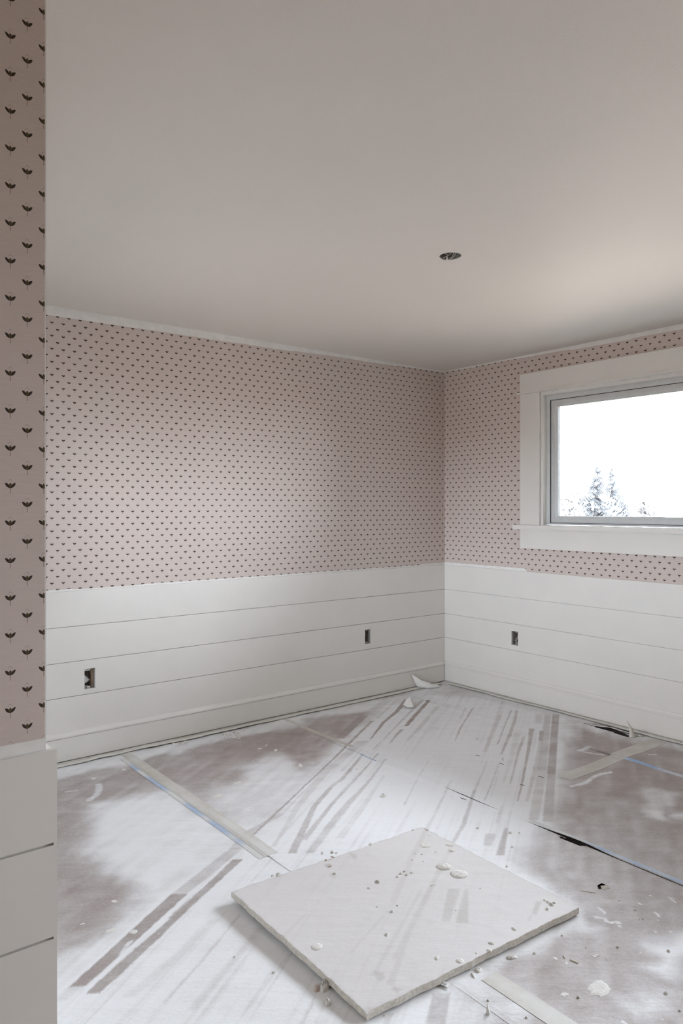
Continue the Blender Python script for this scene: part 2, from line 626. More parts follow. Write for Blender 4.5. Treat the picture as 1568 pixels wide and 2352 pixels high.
def baseboard(name, W, u0, u1, label):
    bm = bmesh.new()
    profile(bm, W, u0, u1, [(.0125, .007), (.0245, .007), (.0245, .128), (.0225, .131), (.0125, .131)])
    o = struct(obj(name, bm, M['white_paint']), label)
    bm = bmesh.new()
    profile(bm, W, u0, u1, [(.0125, .1315), (.0285, .1315), (.0300, .134), (.0300, .140), (.0265, .1425), (.0225, .146), (.0200, .152), (.0175, .158), (.0125, .160)])
    obj('cap_moulding', bm, M['white_paint'], o)


baseboard('baseboard_back', WALLS['back'], XE + .0125, XR - .0308, 'white baseboard with cap moulding under back wall shiplap')
baseboard('baseboard_right', WALLS['right'], Y0, YB - .0126, 'white baseboard with cap moulding under window wall')
baseboard('baseboard_left', WALLS['left'], YE + .01, YB - .0310, None)

# ------------------------------------------------------------------ windows


def build_window(name, w, label, side='right'):
    W = WALLS[side]
    y0, y1, z0, z1 = w
    root = struct(empty(name, W((y0 + y1) / 2, z0, 0)), label)

    def part(nm, mat, boxes, parent=root, bevel=0):
        bm = bmesh.new()
        for b in boxes:
            wbox(bm, W, *b)
        o = obj(nm, bm, mat)
        if parent is root:
            adopt(o, root)
        else:
            o.parent = parent
        return o
    P = M['white_paint']
    t = .136                                                     # casing width
    part('head_casing', P, [(y0 - t - .035, y1 + t + .035, z1 + .028, z1 + .158, .0008, .024)])
    part('head_fillet', P, [(y0 - t - .055, y1 + t + .055, z1 + .0165, z1 + .0275, .0008, .036)])
    for a, b in ((y0 - t - .035, y0 - .01), (y1 + .01, y1 + t + .035)):
        part('side_casing', P, [(a, b, z0 + .001, z1 + .016, .0008, .021)])
    part('stool', P, [(y0 - t - .075, y1 + t + .075, z0 - .031, z0, .0008, .058), (y0 + .0005, y1 - .0005, z0 - .031, z0, -.06, .0012)])
    part('apron', P, [(y0 - t - .035, y1 + t + .035, z0 - .165, z0 - .0315, .0008, .021)])
    # jamb lining
    part('jamb', P, [(y0 + .0005, y0 + .012, z0 + .0005, z1 - .0005, -.04, .004), (y1 - .012, y1 - .0005, z0 + .0005, z1 - .0005, -.04, .004)])
    part('jamb', P, [(y0 + .0125, y1 - .0125, z1 - .008, z1 - .0005, -.04, .004)])
    # outer frame
    V_ = M['vinyl']
    a0, a1, b0, b1 = y0 + .0125, y1 - .0125, z0 + .004, z1 - .0085
    part('window_frame', V_, [(a0, a0 + .03, b0, b1, -.11, -.03), (a1 - .03, a1, b0, b1, -.11, -.03), (a0 + .03, a1 - .03, b1 - .034, b1, -.11, -.03), (a0 + .03, a1 - .03, b0, b0 + .012, -.11, -.03)])
    part('sash_gasket', M['gasket'], [(a1 - .0325, a1 - .0302, b0 + .013, b1 - .035, -.10, -.034), (a0 + .0302, a0 + .0325, b0 + .013, b1 - .035, -.10, -.034),
                                      (a0 + .033, a1 - .033, b1 - .0365, b1 - .0342, -.10, -.034), (a0 + .033, a1 - .033, b0 + .0122, b0 + .0150, -.10, -.034)])
    mid = (y0 + y1) / 2 - .02
    # two sashes with mitred corners; each holds a pane
    for (s0, s1, dd) in ((mid - .02, a1 - .033, 0.0), (a0 + .033, mid + .02, -.035)):
        q0, q1, r0, r1 = s0, s1, b0 + .0155, b1 - .037
        sw = .046
        sash = None
        bm = bmesh.new()
        o_ = [(q0, r0), (q1, r0), (q1, r1), (q0, r1)]
        i_ = [(q0 + sw, r0 + sw), (q1 - sw, r0 + sw), (q1 - sw, r1 - sw), (q0 + sw, r1 - sw)]
        m_ = [(q0 + sw * .55, r0 + sw * .55), (q1 - sw * .55, r0 + sw * .55), (q1 - sw * .55, r1 - sw * .55), (q0 + sw * .55, r1 - sw * .55)]
        d1, d2, d3 = -.040 + dd, -.044 + dd, -.054 + dd
        for k in range(4):
            j = (k + 1) % 4
            g = .0006 * 1
            ring = lambda p, d: bm.verts.new(W(p[0], p[1], d))
            A, B = o_[k], o_[j]
            for (pa, pb, da, pc, pd, db) in ((o_[k], o_[j], d1, m_[k], m_[j], d1), (m_[k], m_[j], d1, m_[k], m_[j], d2), (m_[k], m_[j], d2, i_[k], i_[j], d3),
                                             (i_[k], i_[j], d3, i_[k], i_[j], d3 - .02), (i_[k], i_[j], d3 - .02, o_[k], o_[j], d3 - .02), (o_[k], o_[j], d3 - .02, o_[k], o_[j], d1)):
                bm.faces.new([ring(pa, da), ring(pb, da), ring(pd, db), ring(pc, db)])
        bmesh.ops.remove_doubles(bm, verts=bm.verts[:], dist=1e-6)
        sash = adopt(obj('sash', bm, V_), root)
        bm = bmesh.new()
        wbox(bm, W, q0 + sw - .003, q1 - sw + .003, r0 + sw - .003, r1 - sw + .003, d3 - .012, d3 - .008)
        pane = obj('pane', bm, M['glass'])
        pane.parent = sash
        bm = bmesh.new()                                         # spacer bar round the pane
        for bx in ((q0 + sw, q0 + sw + .006, r0 + sw, r1 - sw), (q1 - sw - .006, q1 - sw, r0 + sw, r1 - sw)):
            wbox(bm, W, *bx, d3 - .0185, d3 - .0125)
        sp = obj('glazing_spacer', bm, M['vinyl'])
        sp.parent = sash
    return root


build_window('window_1', WIN1, 'wide sliding window in white casing with trees outside')
build_window('unseen_window_2', WIN2, 'unseen sliding window added further along the window wall')
build_window('unseen_window_3', WIN3, 'unseen sliding window added in the left wall facing the window wall', 'left')

# ------------------------------------------------------------------ floor paper: coat of overspray, seams, tears


def G(*pts, z=0.0):
    return [ground(px, py, z) for px, py in pts]


def strip(*rows):
    """rows of (x left, x right, y) in the photograph, top to bottom or bottom to top -> polygon on the floor"""
    return [(r[0], r[2]) for r in rows] + [(r[1], r[2]) for r in reversed(rows)]


# soft fields: (outline, coat, softness in m, strength)
FIELDS = [
    ([(880, 1620), (1010, 1585), (1180, 1610), (1310, 1640), (1300, 1750), (1270, 1890), (1200, 1985), (1330, 2083), (1130, 2210), (1060, 2352), (1000, 2700), (-200, 2700), (-60, 2352), (130, 2212), (480, 1950), (700, 1775)], .93, .10, 1),
    ([(880, 1620), (1021, 1563), (1330, 1650), (1300, 1720), (900, 1720)], .84, .16, .6),
    ([(205, 1850), (300, 1832), (400, 1812), (440, 1845), (620, 1930), (560, 1960), (480, 1990), (400, 2035), (370, 2058), (290, 2020), (225, 1992), (185, 1962), (190, 1940), (215, 1915), (200, 1880)], .86, .09, 1),
    ([(520, 1775), (600, 1740), (690, 1728), (740, 1770), (650, 1880), (560, 1920), (470, 1850)], .66, .14, 1),
    ([(620, 1900), (560, 1880), (480, 1960), (440, 1990), (520, 1985), (640, 1900)], .8, .08, .8),
    ([(1474, 1813), (1555, 1820), (1533, 1882), (1478, 1868)], .62, .05, 1),
    ([(1483, 1862), (1530, 1868), (1522, 1883), (1486, 1878)], .85, .03, 1),
    ([(1545, 1862), (1600, 1858), (1600, 1890), (1552, 1878)], .85, .04, 1),
    ([(1494, 2166), (1530, 2155), (1610, 2140), (1610, 2175), (1555, 2200), (1556, 2225), (1535, 2245), (1505, 2225), (1525, 2195), (1500, 2182)], .92, .05, 1),
    ([(1430, 2310), (1470, 2288), (1530, 2280), (1500, 2320), (1450, 2335)], .70, .06, 1),
    ([(1200, 1965), (1300, 1880), (1420, 1840), (1480, 1900), (1568, 1920), (1620, 2050), (1450, 2000), (1330, 2050)], .42, .14, .8),
    ([(1330, 2095), (1345, 2120), (1280, 2150), (1180, 2200), (1150, 2230), (1130, 2215)], .72, .04, .9),
    ([(1340, 2118), (1400, 2135), (1370, 2150), (1330, 2145)], .75, .04, .7),
    ([(1060, 2240), (1180, 2260), (1300, 2352), (1030, 2352)], .66, .08, .8),
    ([(330, 2230), (400, 2352), (600, 2600), (0, 2600), (130, 2290)], .86, .08, .8),  # foreground coat lowered, dims the floor here by colour
    ([(860, 1735), (1000, 1690), (1150, 1735), (1110, 1860), (950, 1900), (800, 1850)], 1.05, .25, .9),  # sheen and brightness of the middle floor painted in as extra white
    ([(560, 2140), (820, 2352), (700, 2600), (200, 2600), (330, 2230)], .80, .15, .7),  # lower coat to darken the too bright foreground by colour
    # thick dust against the back wall
    ([(100, 1765), (270, 1732), (700, 1640), (900, 1600), (1010, 1575), (1010, 1590), (700, 1665), (480, 1705), (300, 1752), (130, 1790)], .74, .04, 1),
    ([(410, 1700), (450, 1692), (430, 1730), (395, 1735)], .75, .05, .7),
    # along the window wall
    ([(1040, 1570), (1310, 1640), (1600, 1712), (1600, 1735), (1400, 1700), (1290, 1650), (1040, 1590)], .66, .05, .9),
]
# brown worn patches and dark ends: low coat
BARE = [
    ([(545, 1705), (660, 1672), (700, 1682), (740, 1735), (690, 1765), (640, 1728), (560, 1745), (480, 1730)], .10, .08, .8),
    ([(700, 1655), (780, 1640), (830, 1640), (790, 1690), (740, 1690), (690, 1670)], .22, .06, .8),
    ([(460, 1755), (540, 1745), (570, 1790), (520, 1800), (470, 1790)], .14, .07, .7),
    ([(140, 1795), (250, 1770), (340, 1770), (250, 1835), (195, 1850), (200, 1900), (185, 1940), (175, 1990), (240, 2030), (330, 2070), (250, 2130), (140, 2190)], .24, .08, .6),
    ([(1110, 1578), (1060, 1575), (990, 1590), (1020, 1603), (1090, 1600)], .45, .07, .6),
    ([(1330, 1680), (1420, 1690), (1500, 1715), (1568, 1725), (1568, 1800), (1470, 1810), (1440, 1780), (1400, 1790), (1350, 1760), (1325, 1720)], .18, .07, .7),
    ([(1440, 1800), (1470, 1800), (1475, 1840), (1450, 1850), (1380, 1820)], .14, .05, .7),
    ([(1568, 1820), (1545, 1830), (1535, 1875), (1620, 1860)], .12, .03, .7),
    ([(1350, 2150), (1430, 2160), (1460, 2190), (1400, 2220), (1320, 2250), (1250, 2260), (1180, 2230), (1270, 2180)], .18, .07, .7),
    ([(1500, 2050), (1568, 2060), (1568, 2120), (1480, 2110), (1420, 2090)], .18, .07, .6),
    ([(1210, 2270), (1300, 2300), (1430, 2352), (1370, 2352), (1250, 2300)], .20, .05, .6),
]
# strips left bare by boards that lay here while they were sprayed
STRIPS = [
    (strip((393, 431, 2052), (160, 196, 2265)), .12, .007, .95),
    (strip((531, 562, 1945), (393, 431, 2052)), .42, .007, .8),
    (strip((160, 196, 2265), (120, 150, 2300)), .5, .02, .6),
    (strip((534, 558, 1973), (421, 438, 2082), (268, 300, 2215), (197, 229, 2281)), .18, .006, .92),
    (strip((468, 474, 2035), (414, 424, 2082), (386, 394, 2108)), .25, .005, .8),
    (strip((640, 655, 1868), (567, 585, 1908), (524, 548, 1950)), .42, .008, .8),
    (strip((850, 858, 1656), (760, 766, 1745), (700, 705, 1802), (649, 655, 1850), (560, 566, 1935)), .18, .005, .85),
    (strip((735, 760, 1745), (670, 698, 1802), (600, 630, 1865)), .62, .01, .7),
    (strip((820, 846, 1702), (735, 757, 1774), (677, 692, 1850), (624, 633, 1945)), .55, .010, .8),
    (strip((830, 836, 1733), (780, 791, 1789), (757, 769, 1804), (716, 729, 1850), (660, 680, 1960)), .33, .007, .85),
    (strip((866, 872, 1730), (808, 816, 1794), (758, 768, 1845), (690, 705, 1930)), .38, .007, .8),
    (strip((884, 889, 1743), (836, 845, 1802), (788, 806, 1848), (752, 772, 1891), (700, 720, 1960)), .42, .009, .8),
    (strip((880, 886, 1780), (830, 842, 1850), (770, 790, 1925)), .6, .01, .7),
    (strip((928, 940, 1607), (905, 915, 1635), (877, 885, 1659), (850, 853, 1697)), .08, .006, .9),
    (strip((850, 853, 1697), (780, 790, 1770)), .6, .008, .7),
    (strip((980, 989, 1609), (951, 961, 1640), (927, 937, 1668)), .04, .006, .95),
    (strip((918, 928, 1675), (905, 912, 1690), (893, 896, 1708)), .28, .006, .85),
    (strip((966, 975, 1609), (942, 947, 1633), (904, 908, 1672), (854, 857, 1723)), .38, .006, .8),
    (strip((1000, 1012, 1622), (960, 970, 1670), (930, 940, 1700)), .55, .01, .8),
    (strip((1025, 1040, 1617), (975, 985, 1680), (930, 936, 1745)), .66, .012, .7),
    (strip((826, 846, 1643), (768, 790, 1696)), .10, .008, .9),
    (strip((880, 905, 1606), (830, 846, 1643)), .5, .012, .7),
    (strip((910, 918, 1606), (862, 868, 1650)), .5, .01, .7),
    (strip((982, 985, 1748), (951, 955, 1799), (925, 931, 1850)), .55, .006, .8),
    (strip((1084, 1087, 1627), (1055, 1059, 1672), (1043, 1046, 1702)), .30, .005, .85),
    (strip((1068, 1071, 1626), (1055, 1058, 1652)), .5, .005, .8),
    (strip((1034, 1038, 1794), (1023, 1029, 1812), (992, 1000, 1873), (978, 988, 1896), (930, 945, 1990), (890, 905, 2080)), .56, .008, .8),
    (strip((1086, 1094, 1815), (1057, 1069, 1896), (1043, 1053, 1921), (960, 975, 2080), (900, 915, 2200)), .42, .008, .8),
    (strip((1116, 1120, 1748), (1106, 1111, 1776), (1086, 1094, 1815)), .58, .007, .8),
    (strip((1144, 1153, 1641), (1123, 1133, 1692), (1108, 1118, 1728)), .52, .009, .8),
    (strip((1172, 1176, 1631), (1152, 1156, 1679), (1140, 1144, 1710)), .34, .005, .85),
    (strip((1184, 1189, 1633), (1178, 1186, 1656), (1164, 1173, 1692), (1148, 1153, 1733)), .36, .007, .85),
    (strip((1142, 1146, 1756), (1124, 1128, 1807), (1110, 1114, 1840)), .45, .006, .8),
    (strip((1180, 1190, 1682), (1170, 1180, 1740), (1152, 1158, 1800)), .6, .01, .7),
    (strip((1199, 1206, 1692), (1186, 1193, 1728), (1178, 1183, 1765), (1170, 1173, 1800)), .40, .006, .85),
    (strip((1214, 1227, 1674), (1212, 1221, 1705), (1204, 1210, 1756), (1196, 1201, 1799), (1186, 1190, 1840)), .22, .006, .85),
    (strip((1238, 1249, 1679), (1237, 1246, 1702)), .22, .005, .9),
    (strip((1237, 1246, 1702), (1228, 1240, 1750), (1205, 1213, 1840)), .48, .008, .8),
    (strip((1230, 1246, 1640), (1228, 1243, 1662)), .5, .008, .8),
    (strip((1268, 1284, 1641), (1256, 1275, 1779)), .20, .005, .92),
    (strip((1256, 1275, 1779), (1246, 1270, 1887)), .40, .005, .88),
    (strip((1251, 1265, 1641), (1234, 1256, 1769)), .44, .006, .88),
    (strip((1234, 1256, 1769), (1213, 1237, 1883)), .54, .006, .88),
    (strip((1158, 1168, 1901), (1139, 1158, 1964)), .30, .008, .85),
    (strip((1114, 1139, 1914), (1109, 1128, 1942)), .48, .010, .8),
    (strip((1150, 1158, 1850), (1136, 1146, 1890)), .55, .010, .8),
    (strip((993, 1033, 2280), (975, 1021, 2360)), .38, .01, .8),
    (strip((890, 905, 2325), (880, 893, 2352)), .5, .01, .7),
    (strip((548, 554, 2100), (455, 463, 2210), (376, 384, 2299)), .55, .007, .8),
    (strip((590, 610, 2130), (480, 500, 2260), (430, 450, 2320)), .62, .02, .8),
    (strip((480, 505, 2110), (400, 425, 2190), (280, 310, 2290)), .66, .02, .8),
    (strip((660, 668, 2190), (560, 570, 2320)), .6, .01, .7),
    (strip((720, 726, 2290), (690, 698, 2352)), .5, .008, .7),
]
# strokes of white
STROKES = [
    ([(1312, 1806), (1345, 1798), (1362, 1785), (1380, 1778), (1402, 1774)], .016, .88),
    ([(1330, 1724), (1346, 1720), (1352, 1716)], .02, .75),
    ([(1340, 1727), (1362, 1731), (1384, 1734)], .014, .75),
    ([(1490, 1735), (1505, 1734)], .01, .7),
    ([(206, 1836), (222, 1825), (228, 1812), (226, 1802)], .022, .72),
    ([(280, 2190), (288, 2178), (292, 2168), (300, 2162)], .012, .85),
    ([(1310, 2090), (1330, 2110)], .02, .6),
    ([(1375, 2085), (1388, 2097)], .006, .8), ([(1365, 2106), (1390, 2110)], .006, .8),
    ([(1390, 2115), (1405, 2120), (1420, 2118), (1423, 2127)], .010, .75),
    ([(1538, 2062), (1550, 2072)], .005, .8), ([(1505, 2095), (1513, 2104)], .006, .8),
    ([(150, 1818), (176, 1816)], .010, .6),
    ([(1430, 2345), (1437, 2350)], .006, .85),
]
TEARS = {   # slits and tears in the paper, by sheet
    'd': [[(1338, 1663), (1362, 1666), (1385, 1673), (1412, 1679), (1435, 1688), (1452, 1696), (1430, 1692), (1395, 1681), (1362, 1672)],
          [(1360, 1661), (1398, 1669), (1440, 1680), (1488, 1695), (1440, 1684), (1398, 1672)]],
    'b': [[(1282, 1921), (1300, 1926), (1330, 1937), (1347, 1945), (1330, 1943), (1302, 1932), (1288, 1926)], [(1372, 2034), (1379, 2028), (1388, 2030), (1394, 2037), (1384, 2042), (1374, 2041)]],
}
SEAM = {'ab': 1.545, 'bc': 2.600, 'cd': 3.655}


def coat_at(x, y, z=0.0, scale=1.0, base=.24):
    wx = x + .05 * (vnoise(x * 6, y * 6, 1) - .5) + .02 * (vnoise(x * 22, y * 22, 2) - .5)
    wy = y + .05 * (vnoise(x * 6, y * 6, 3) - .5) + .02 * (vnoise(x * 22, y * 22, 4) - .5)
    w = np.full(x.shape, base)
    for P, v, soft, k in FIELDS:
        s = sstep(poly_sd(G(*P, z=z), wx, wy) / soft * .5 + .5) * k
        w = w + (v - w) * s
    for P, v, soft, k in BARE:
        s = sstep(poly_sd(G(*P, z=z), wx, wy) / soft * .5 + .5) * k
        w = w + (v - w) * s
    jx = x + .004 * (vnoise(x * 60, y * 60, 6) - .5)
    jy = y + .004 * (vnoise(x * 60, y * 60, 7) - .5)
    s_ = x * .834 + y * .552                     # along the sprayed boards
    t_ = -x * .552 + y * .834                    # across them
    fine_ = vnoise(t_ * 75, s_ * 1.6, 15) * .6 + vnoise(t_ * 170, s_ * 2.5, 16) * .4
    inside = sstep(poly_sd(G(*FIELDS[0][0], z=z), x, y) / .2 + .3)
    w = w - inside * .24 * np.clip(fine_ - .52, 0, 1) / .4 * scale
    ripple = vnoise(s_ * 7 + vnoise(x * 5, y * 5, 18) * 3, t_ * 30, 17)
    w = w + (1 - inside) * .20 * (ripple - .5)
    patch = .72 + .5 * vnoise(x * 14, y * 14, 8)
    for P, v, soft, k in STRIPS:
        s = sstep(poly_sd(G(*P, z=z), jx, jy) / soft + .55) * k * scale * np.minimum(1, patch)
        w = np.minimum(w, w + (v - w) * s)
    for P, r, v in STROKES:
        Q = G(*P, z=z)
        d = np.full(x.shape, 1e9)
        for (ax, ay), (bx, by) in zip(Q, Q[1:]):
            ex, ey = bx - ax, by - ay
            t = np.clip(((jx - ax) * ex + (jy - ay) * ey) / (ex * ex + ey * ey), 0, 1)
            d = np.minimum(d, np.hypot(jx - ax - t * ex, jy - ay - t * ey))
        s = sstep((r - d) / r * 1.6) * (.55 + .45 * vnoise(x * 90, y * 90, 11))
        w = np.maximum(w, w + (v - w) * s)
    return w


def grid_mesh(name, xs, ys, zfun, mat, coat, holes=(), parent=None, warp=None):
    X, Y = np.meshgrid(xs, ys, indexing='ij')
    if warp:
        X[0, :] += warp(Y[0, :])
    Z = zfun(X, Y)
    nx, ny = X.shape
    co = np.stack([X.ravel(), Y.ravel(), Z.ravel()], 1)
    i, j = np.meshgrid(np.arange(nx - 1), np.arange(ny - 1), indexing='ij')
    a = (i * ny + j).ravel()
    faces = np.stack([a, a + ny, a + ny + 1, a + 1], 1)
    if holes:
        fc = co[faces].mean(1)
        keep = np.ones(len(faces), bool)
        for P in holes:
            keep &= poly_sd(P, fc[:, 0], fc[:, 1]) < 0
        faces = faces[keep]
    me = bpy.data.meshes.new(name)
    me.vertices.add(len(co))
    me.vertices.foreach_set('co', co.ravel())
    me.loops.add(faces.size)
    me.loops.foreach_set('vertex_index', faces.ravel())
    me.polygons.add(len(faces))
    me.polygons.foreach_set('loop_start', np.arange(0, faces.size, 4))
    me.polygons.foreach_set('use_smooth', np.ones(len(faces), bool))
    me.update(calc_edges=True)
    at = me.attributes.new('coat', 'FLOAT', 'POINT')
    at.data.foreach_set('value', coat(X, Y).ravel().astype(np.float32))
    me.materials.append(mat)
    o = bpy.data.objects.new(name, me)
    COL.objects.link(o)
    if parent:
        o.parent = parent
    return o


RES = .0065


def fine(a, b, r=RES):
    return np.linspace(a, b, max(2, int(round((b - a) / r)) + 1))


def wrinkle(x, y):
    return .0022 * vnoise(x * 3, y * 3, 21) + .0012 * vnoise(x * 11 + y * 4, y * 9, 22)


def sheet_z(X, Y, x0, x1, lift, key):
    edge = np.exp(-((X - x1) / .03) ** 2) + np.exp(-((X - x0) / .03) ** 2)
    z = lift + wrinkle(X, Y) + edge * .0045 * vnoise(Y * 4 + x0 * 9, X * 0 + x0, 25)
    if key == 'd':       # paper heaved up beside the tear and the crossing tapes
        z = z + .010 * np.exp(-((X - 3.70) / .10) ** 2 - ((Y - 2.10) / .12) ** 2) + .012 * np.exp(-((X - 4.06) / .05) ** 2 - ((Y - 2.50) / .16) ** 2)
    if key == 'c':
        z = z + .007 * np.exp(-((X - 3.62) / .10) ** 2 - ((Y - 2.10) / .12) ** 2) + .008 * np.exp(-((X - 2.60) / .03) ** 2 - ((Y - 1.72) / .12) ** 2)
    return z


SHEETS = [(.4305, SEAM['ab'] + .02, -.0030, 'a'), (SEAM['ab'], SEAM['bc'] - .001, -.0022, 'b'), (SEAM['bc'], SEAM['cd'] + .015, -.0014, 'c'), (SEAM['cd'], XR - .0275, -.0006, 'd')]


def surf(X, Y):
    """height of the paper surface"""
    X, Y = np.asarray(X, float), np.asarray(Y, float)
    z = np.full(X.shape, -.004)
    for a, b, l, k in SHEETS:
        z = np.where((X >= a - .001) & (X <= b + .001), np.maximum(z, sheet_z(X, Y, a, b, l, k)), z)
    return z


def paper_sheet(x0, x1, lift, key, label):
    ys = np.concatenate([np.linspace(Y0 + .01, .90, 30)[:-1], fine(.90, 3.90), [3.93, YB - .0275]])
    x0v = max(x0, .30)
    xs = fine(x0v, x1)
    if x0 < x0v:
        ys = ys

    zf = lambda X, Y: sheet_z(X, Y, x0, x1, lift, key)
    holes = [G(*P) for P in TEARS.get(key, [])]
    warp = None
    if key == 'c':       # the joint to the next sheet gapes a little near the panel and closes towards the back wall
        warp = lambda y: np.where(y < 2.45, .0030 * np.clip(vnoise(y * 6, y * 0, 27) - .2, 0, 1), -.012 * np.clip((y - 2.45) * 6, 0, 1))
    o = grid_mesh('floor_paper', xs, ys, zf, M['paper'], lambda X, Y: coat_at(X, Y), holes, warp=warp)
    return tag(o, label, 'floor paper', 'sheets of floor paper')


paper_sheet(.4305, SEAM['ab'] + .02, -.0030, 'a', 'oversprayed floor paper sheet by entry wall, left of the tan taped seam')
paper_sheet(SEAM['ab'], SEAM['bc'] - .001, -.0022, 'b', 'oversprayed floor paper sheet lying under the loose plasterboard panel')
paper_sheet(SEAM['bc'], SEAM['cd'] + .015, -.0014, 'c', 'heavily striped white floor paper sheet beyond the plasterboard panel')
paper_sheet(SEAM['cd'], XR - .0275, -.0006, 'd', 'brownish floor paper strip with long tear along the window wall')
# paper in the entry behind the near wall's corner
bm = bmesh.new()
add_box(bm, (X0 + .01, Y0 + .01, -.0118), (.43, YE - .014, -.004))
tag(obj('floor_paper', bm, M['kraft']), 'plain floor paper lying in the entry before the near wall', 'floor paper')


# tapes along the seams
def tape(name, mat, horizontal, c0, c1, a, b, zoff, cover, label, wob=.004):
    """strip running along y (horizontal False) or x; c0..c1 its width, a..b its length"""
    n = int((b - a) / .012)
    L_ = np.linspace(a, b, n)
    Cc = np.linspace(c0, c1, 5)

    def zf(X, Y):
        return surf(X, Y) + .0008
    if horizontal:
        o = grid_mesh(name, L_, Cc, zf, mat, cover)
    else:
        o = grid_mesh(name, Cc, L_, zf, mat, cover)
    me = o.data
    co = np.empty(len(me.vertices) * 3)
    me.vertices.foreach_get('co', co)
    co = co.reshape(-1, 3)
    k = 0 if not horizontal else 1
    co[:, k] += wob * (vnoise(co[:, 1 - k] * 5, co[:, 1 - k] * 0, 31) - .5)
    me.vertices.foreach_set('co', co.ravel())
    me.update()
    md = o.modifiers.new('thickness', 'SOLIDIFY')
    md.thickness = .00025
    md.offset = 1
    me.polygons.foreach_set('use_smooth', np.zeros(len(me.polygons), bool))
    return tag(o, label, 'tape')


def seg_cover(segs, default=.95, soft=.03, v=.12):
    """bare tape shows within the listed stretches of y"""
    def f(X, Y):
        w = np.full(X.shape, default)
        for a, b in segs:
            s = sstep((Y - a) / soft + .5) * sstep((b - Y) / soft + .5)
            w = w + (v - w) * s
        return w
    return f


gy = lambda px, py: ground(px, py)[1]
tape('masking_tape', M['tan_tape'], False, 1.530, 1.592, 2.42, 3.95, .0040, lambda X, Y: .30 + .35 * vnoise(X * 20, Y * 9, 41) + .45 * coat_at(X, Y) - .15,
     'tan masking tape over the paper seam running to the back wall')
tape('blue_tape', M['blue_tape'], False, 1.504, 1.5285, 2.42, 3.86, .0038,
     seg_cover([(gy(322, 1769), gy(300, 1756)), (gy(388, 1815), gy(340, 1782)), (gy(462, 1876), gy(424, 1844)), (gy(523, 1918), gy(478, 1885)), (gy(560, 1938), gy(540, 1926))], .93, .10, .42),
     'blue painter tape streak along the tan taped seam')
tape('blue_tape', M['blue_tape'], False, 2.575, 2.580, 2.96, 3.10, .0052, lambda X, Y: .05 + 0 * X,
     'thin blue tape edge showing among the parallel stripes')
tape('blue_tape', M['blue_tape'], False, 2.606, 2.634, .95, 1.98, .0068,
     seg_cover([(gy(1420, 1965), gy(1352, 1935)), (gy(1495, 2003), gy(1436, 1976)), (1.0, gy(1503, 2008))], .86, .14, .42),
     'blue painter tape on the seam beside the plasterboard panel')
tape('blue_tape', M['blue_tape'], False, 3.640, 3.672, 1.70, 2.140, .0105, seg_cover([(gy(1512, 1767), gy(1436, 1746))], .66, .10, .25),
     'blue painter tape where the tapes cross by the window wall')
tape('masking_tape', M['tan_tape'], True, 2.135, 2.235, 3.66, 4.12, .0092, lambda X, Y: .30 + .35 * vnoise(X * 9, Y * 30, 43),
     'tan masking tape stuck across the paper by the window wall')
tape('masking_tape', M['tan_tape'], True, 2.140, 2.225, 3.17, 3.655, .0078, lambda X, Y: .38 + .25 * vnoise(X * 9, Y * 30, 44) + .45 * (coat_at(X, Y) - .3),
     'sprayed over masking tape across the striped paper', .01)
tape('masking_tape', M['tan_tape'], False, 2.602, 2.640, 3.22, 3.92, .0062, lambda X, Y: .25 + .3 * vnoise(X * 30, Y * 8, 45) + .4 * (coat_at(X, Y) - .3),
     'tan masking tape over the seam among stripes at back wall')
tape('masking_tape', M['tan_tape'], False, 1.625, 1.690, .80, 1.40, .0034, lambda X, Y: .40 + .30 * vnoise(X * 30, Y * 8, 46),
     'pale masking tape on the floor beside the sharp board edge')


# strips of masking paper along the walls, roughly torn on the room side
def edge_strip(name, along, fixed, width, a, b, z, label, seed):
    bm = bmesh.new()
    us = np.arange(a, b, .02)
    prev = None
    for u in us:
        w = width + .022 * (n1(u * 3, seed) - .5) + .014 * (n1(u * 12, seed + 1) - .5)
        lift = .004 * n1(u * 5, seed + 2)
        q = []
        for f, dz in ((0, .0), (.5, .001), (1, lift)):
            p = fixed - w * f
            q.append(bm.verts.new((u, p, z + dz + .0012 * n1(u * 9, 3)) if along == 'x' else (p, u, z + dz + .0012 * n1(u * 9, 3))))
        if prev:
            for k in range(2):
                bm.faces.new([prev[k], q[k], q[k + 1], prev[k + 1]])
        prev = q
    o = obj(name, bm, M['cream_mask'], smooth=True)
    md = o.modifiers.new('thickness', 'SOLIDIFY')
    md.thickness = .0005
    return tag(o, label, 'masking paper')


edge_strip('masking_paper', 'x', YB - .0275, .066, XE + .02, 4.10, .0048, 'cream masking paper strip along the back wall baseboard', 51)
edge_strip('masking_paper', 'y', XR - .0275, .060, .6, 3.92, .0062, 'cream masking paper strip along the window wall baseboard', 61)

# ------------------------------------------------------------------ the loose plasterboard panel
PB = [ground(843, 2337, .012), ground(1330, 2083, .026), ground(968, 1900, .026), ground(530, 2050, .034)]    # near, right, far, left corner
BT = .0205


def panel_top(s, t):
    """lift of the underside: s from the left edge (0) to the right edge (1), t from near (0) to far (1)"""
    return .0045 + .011 * (1 - s) ** 2 * (np.sin(np.clip(t, 0, 1) * math.pi * .55) ** 1.0) + .002 * t


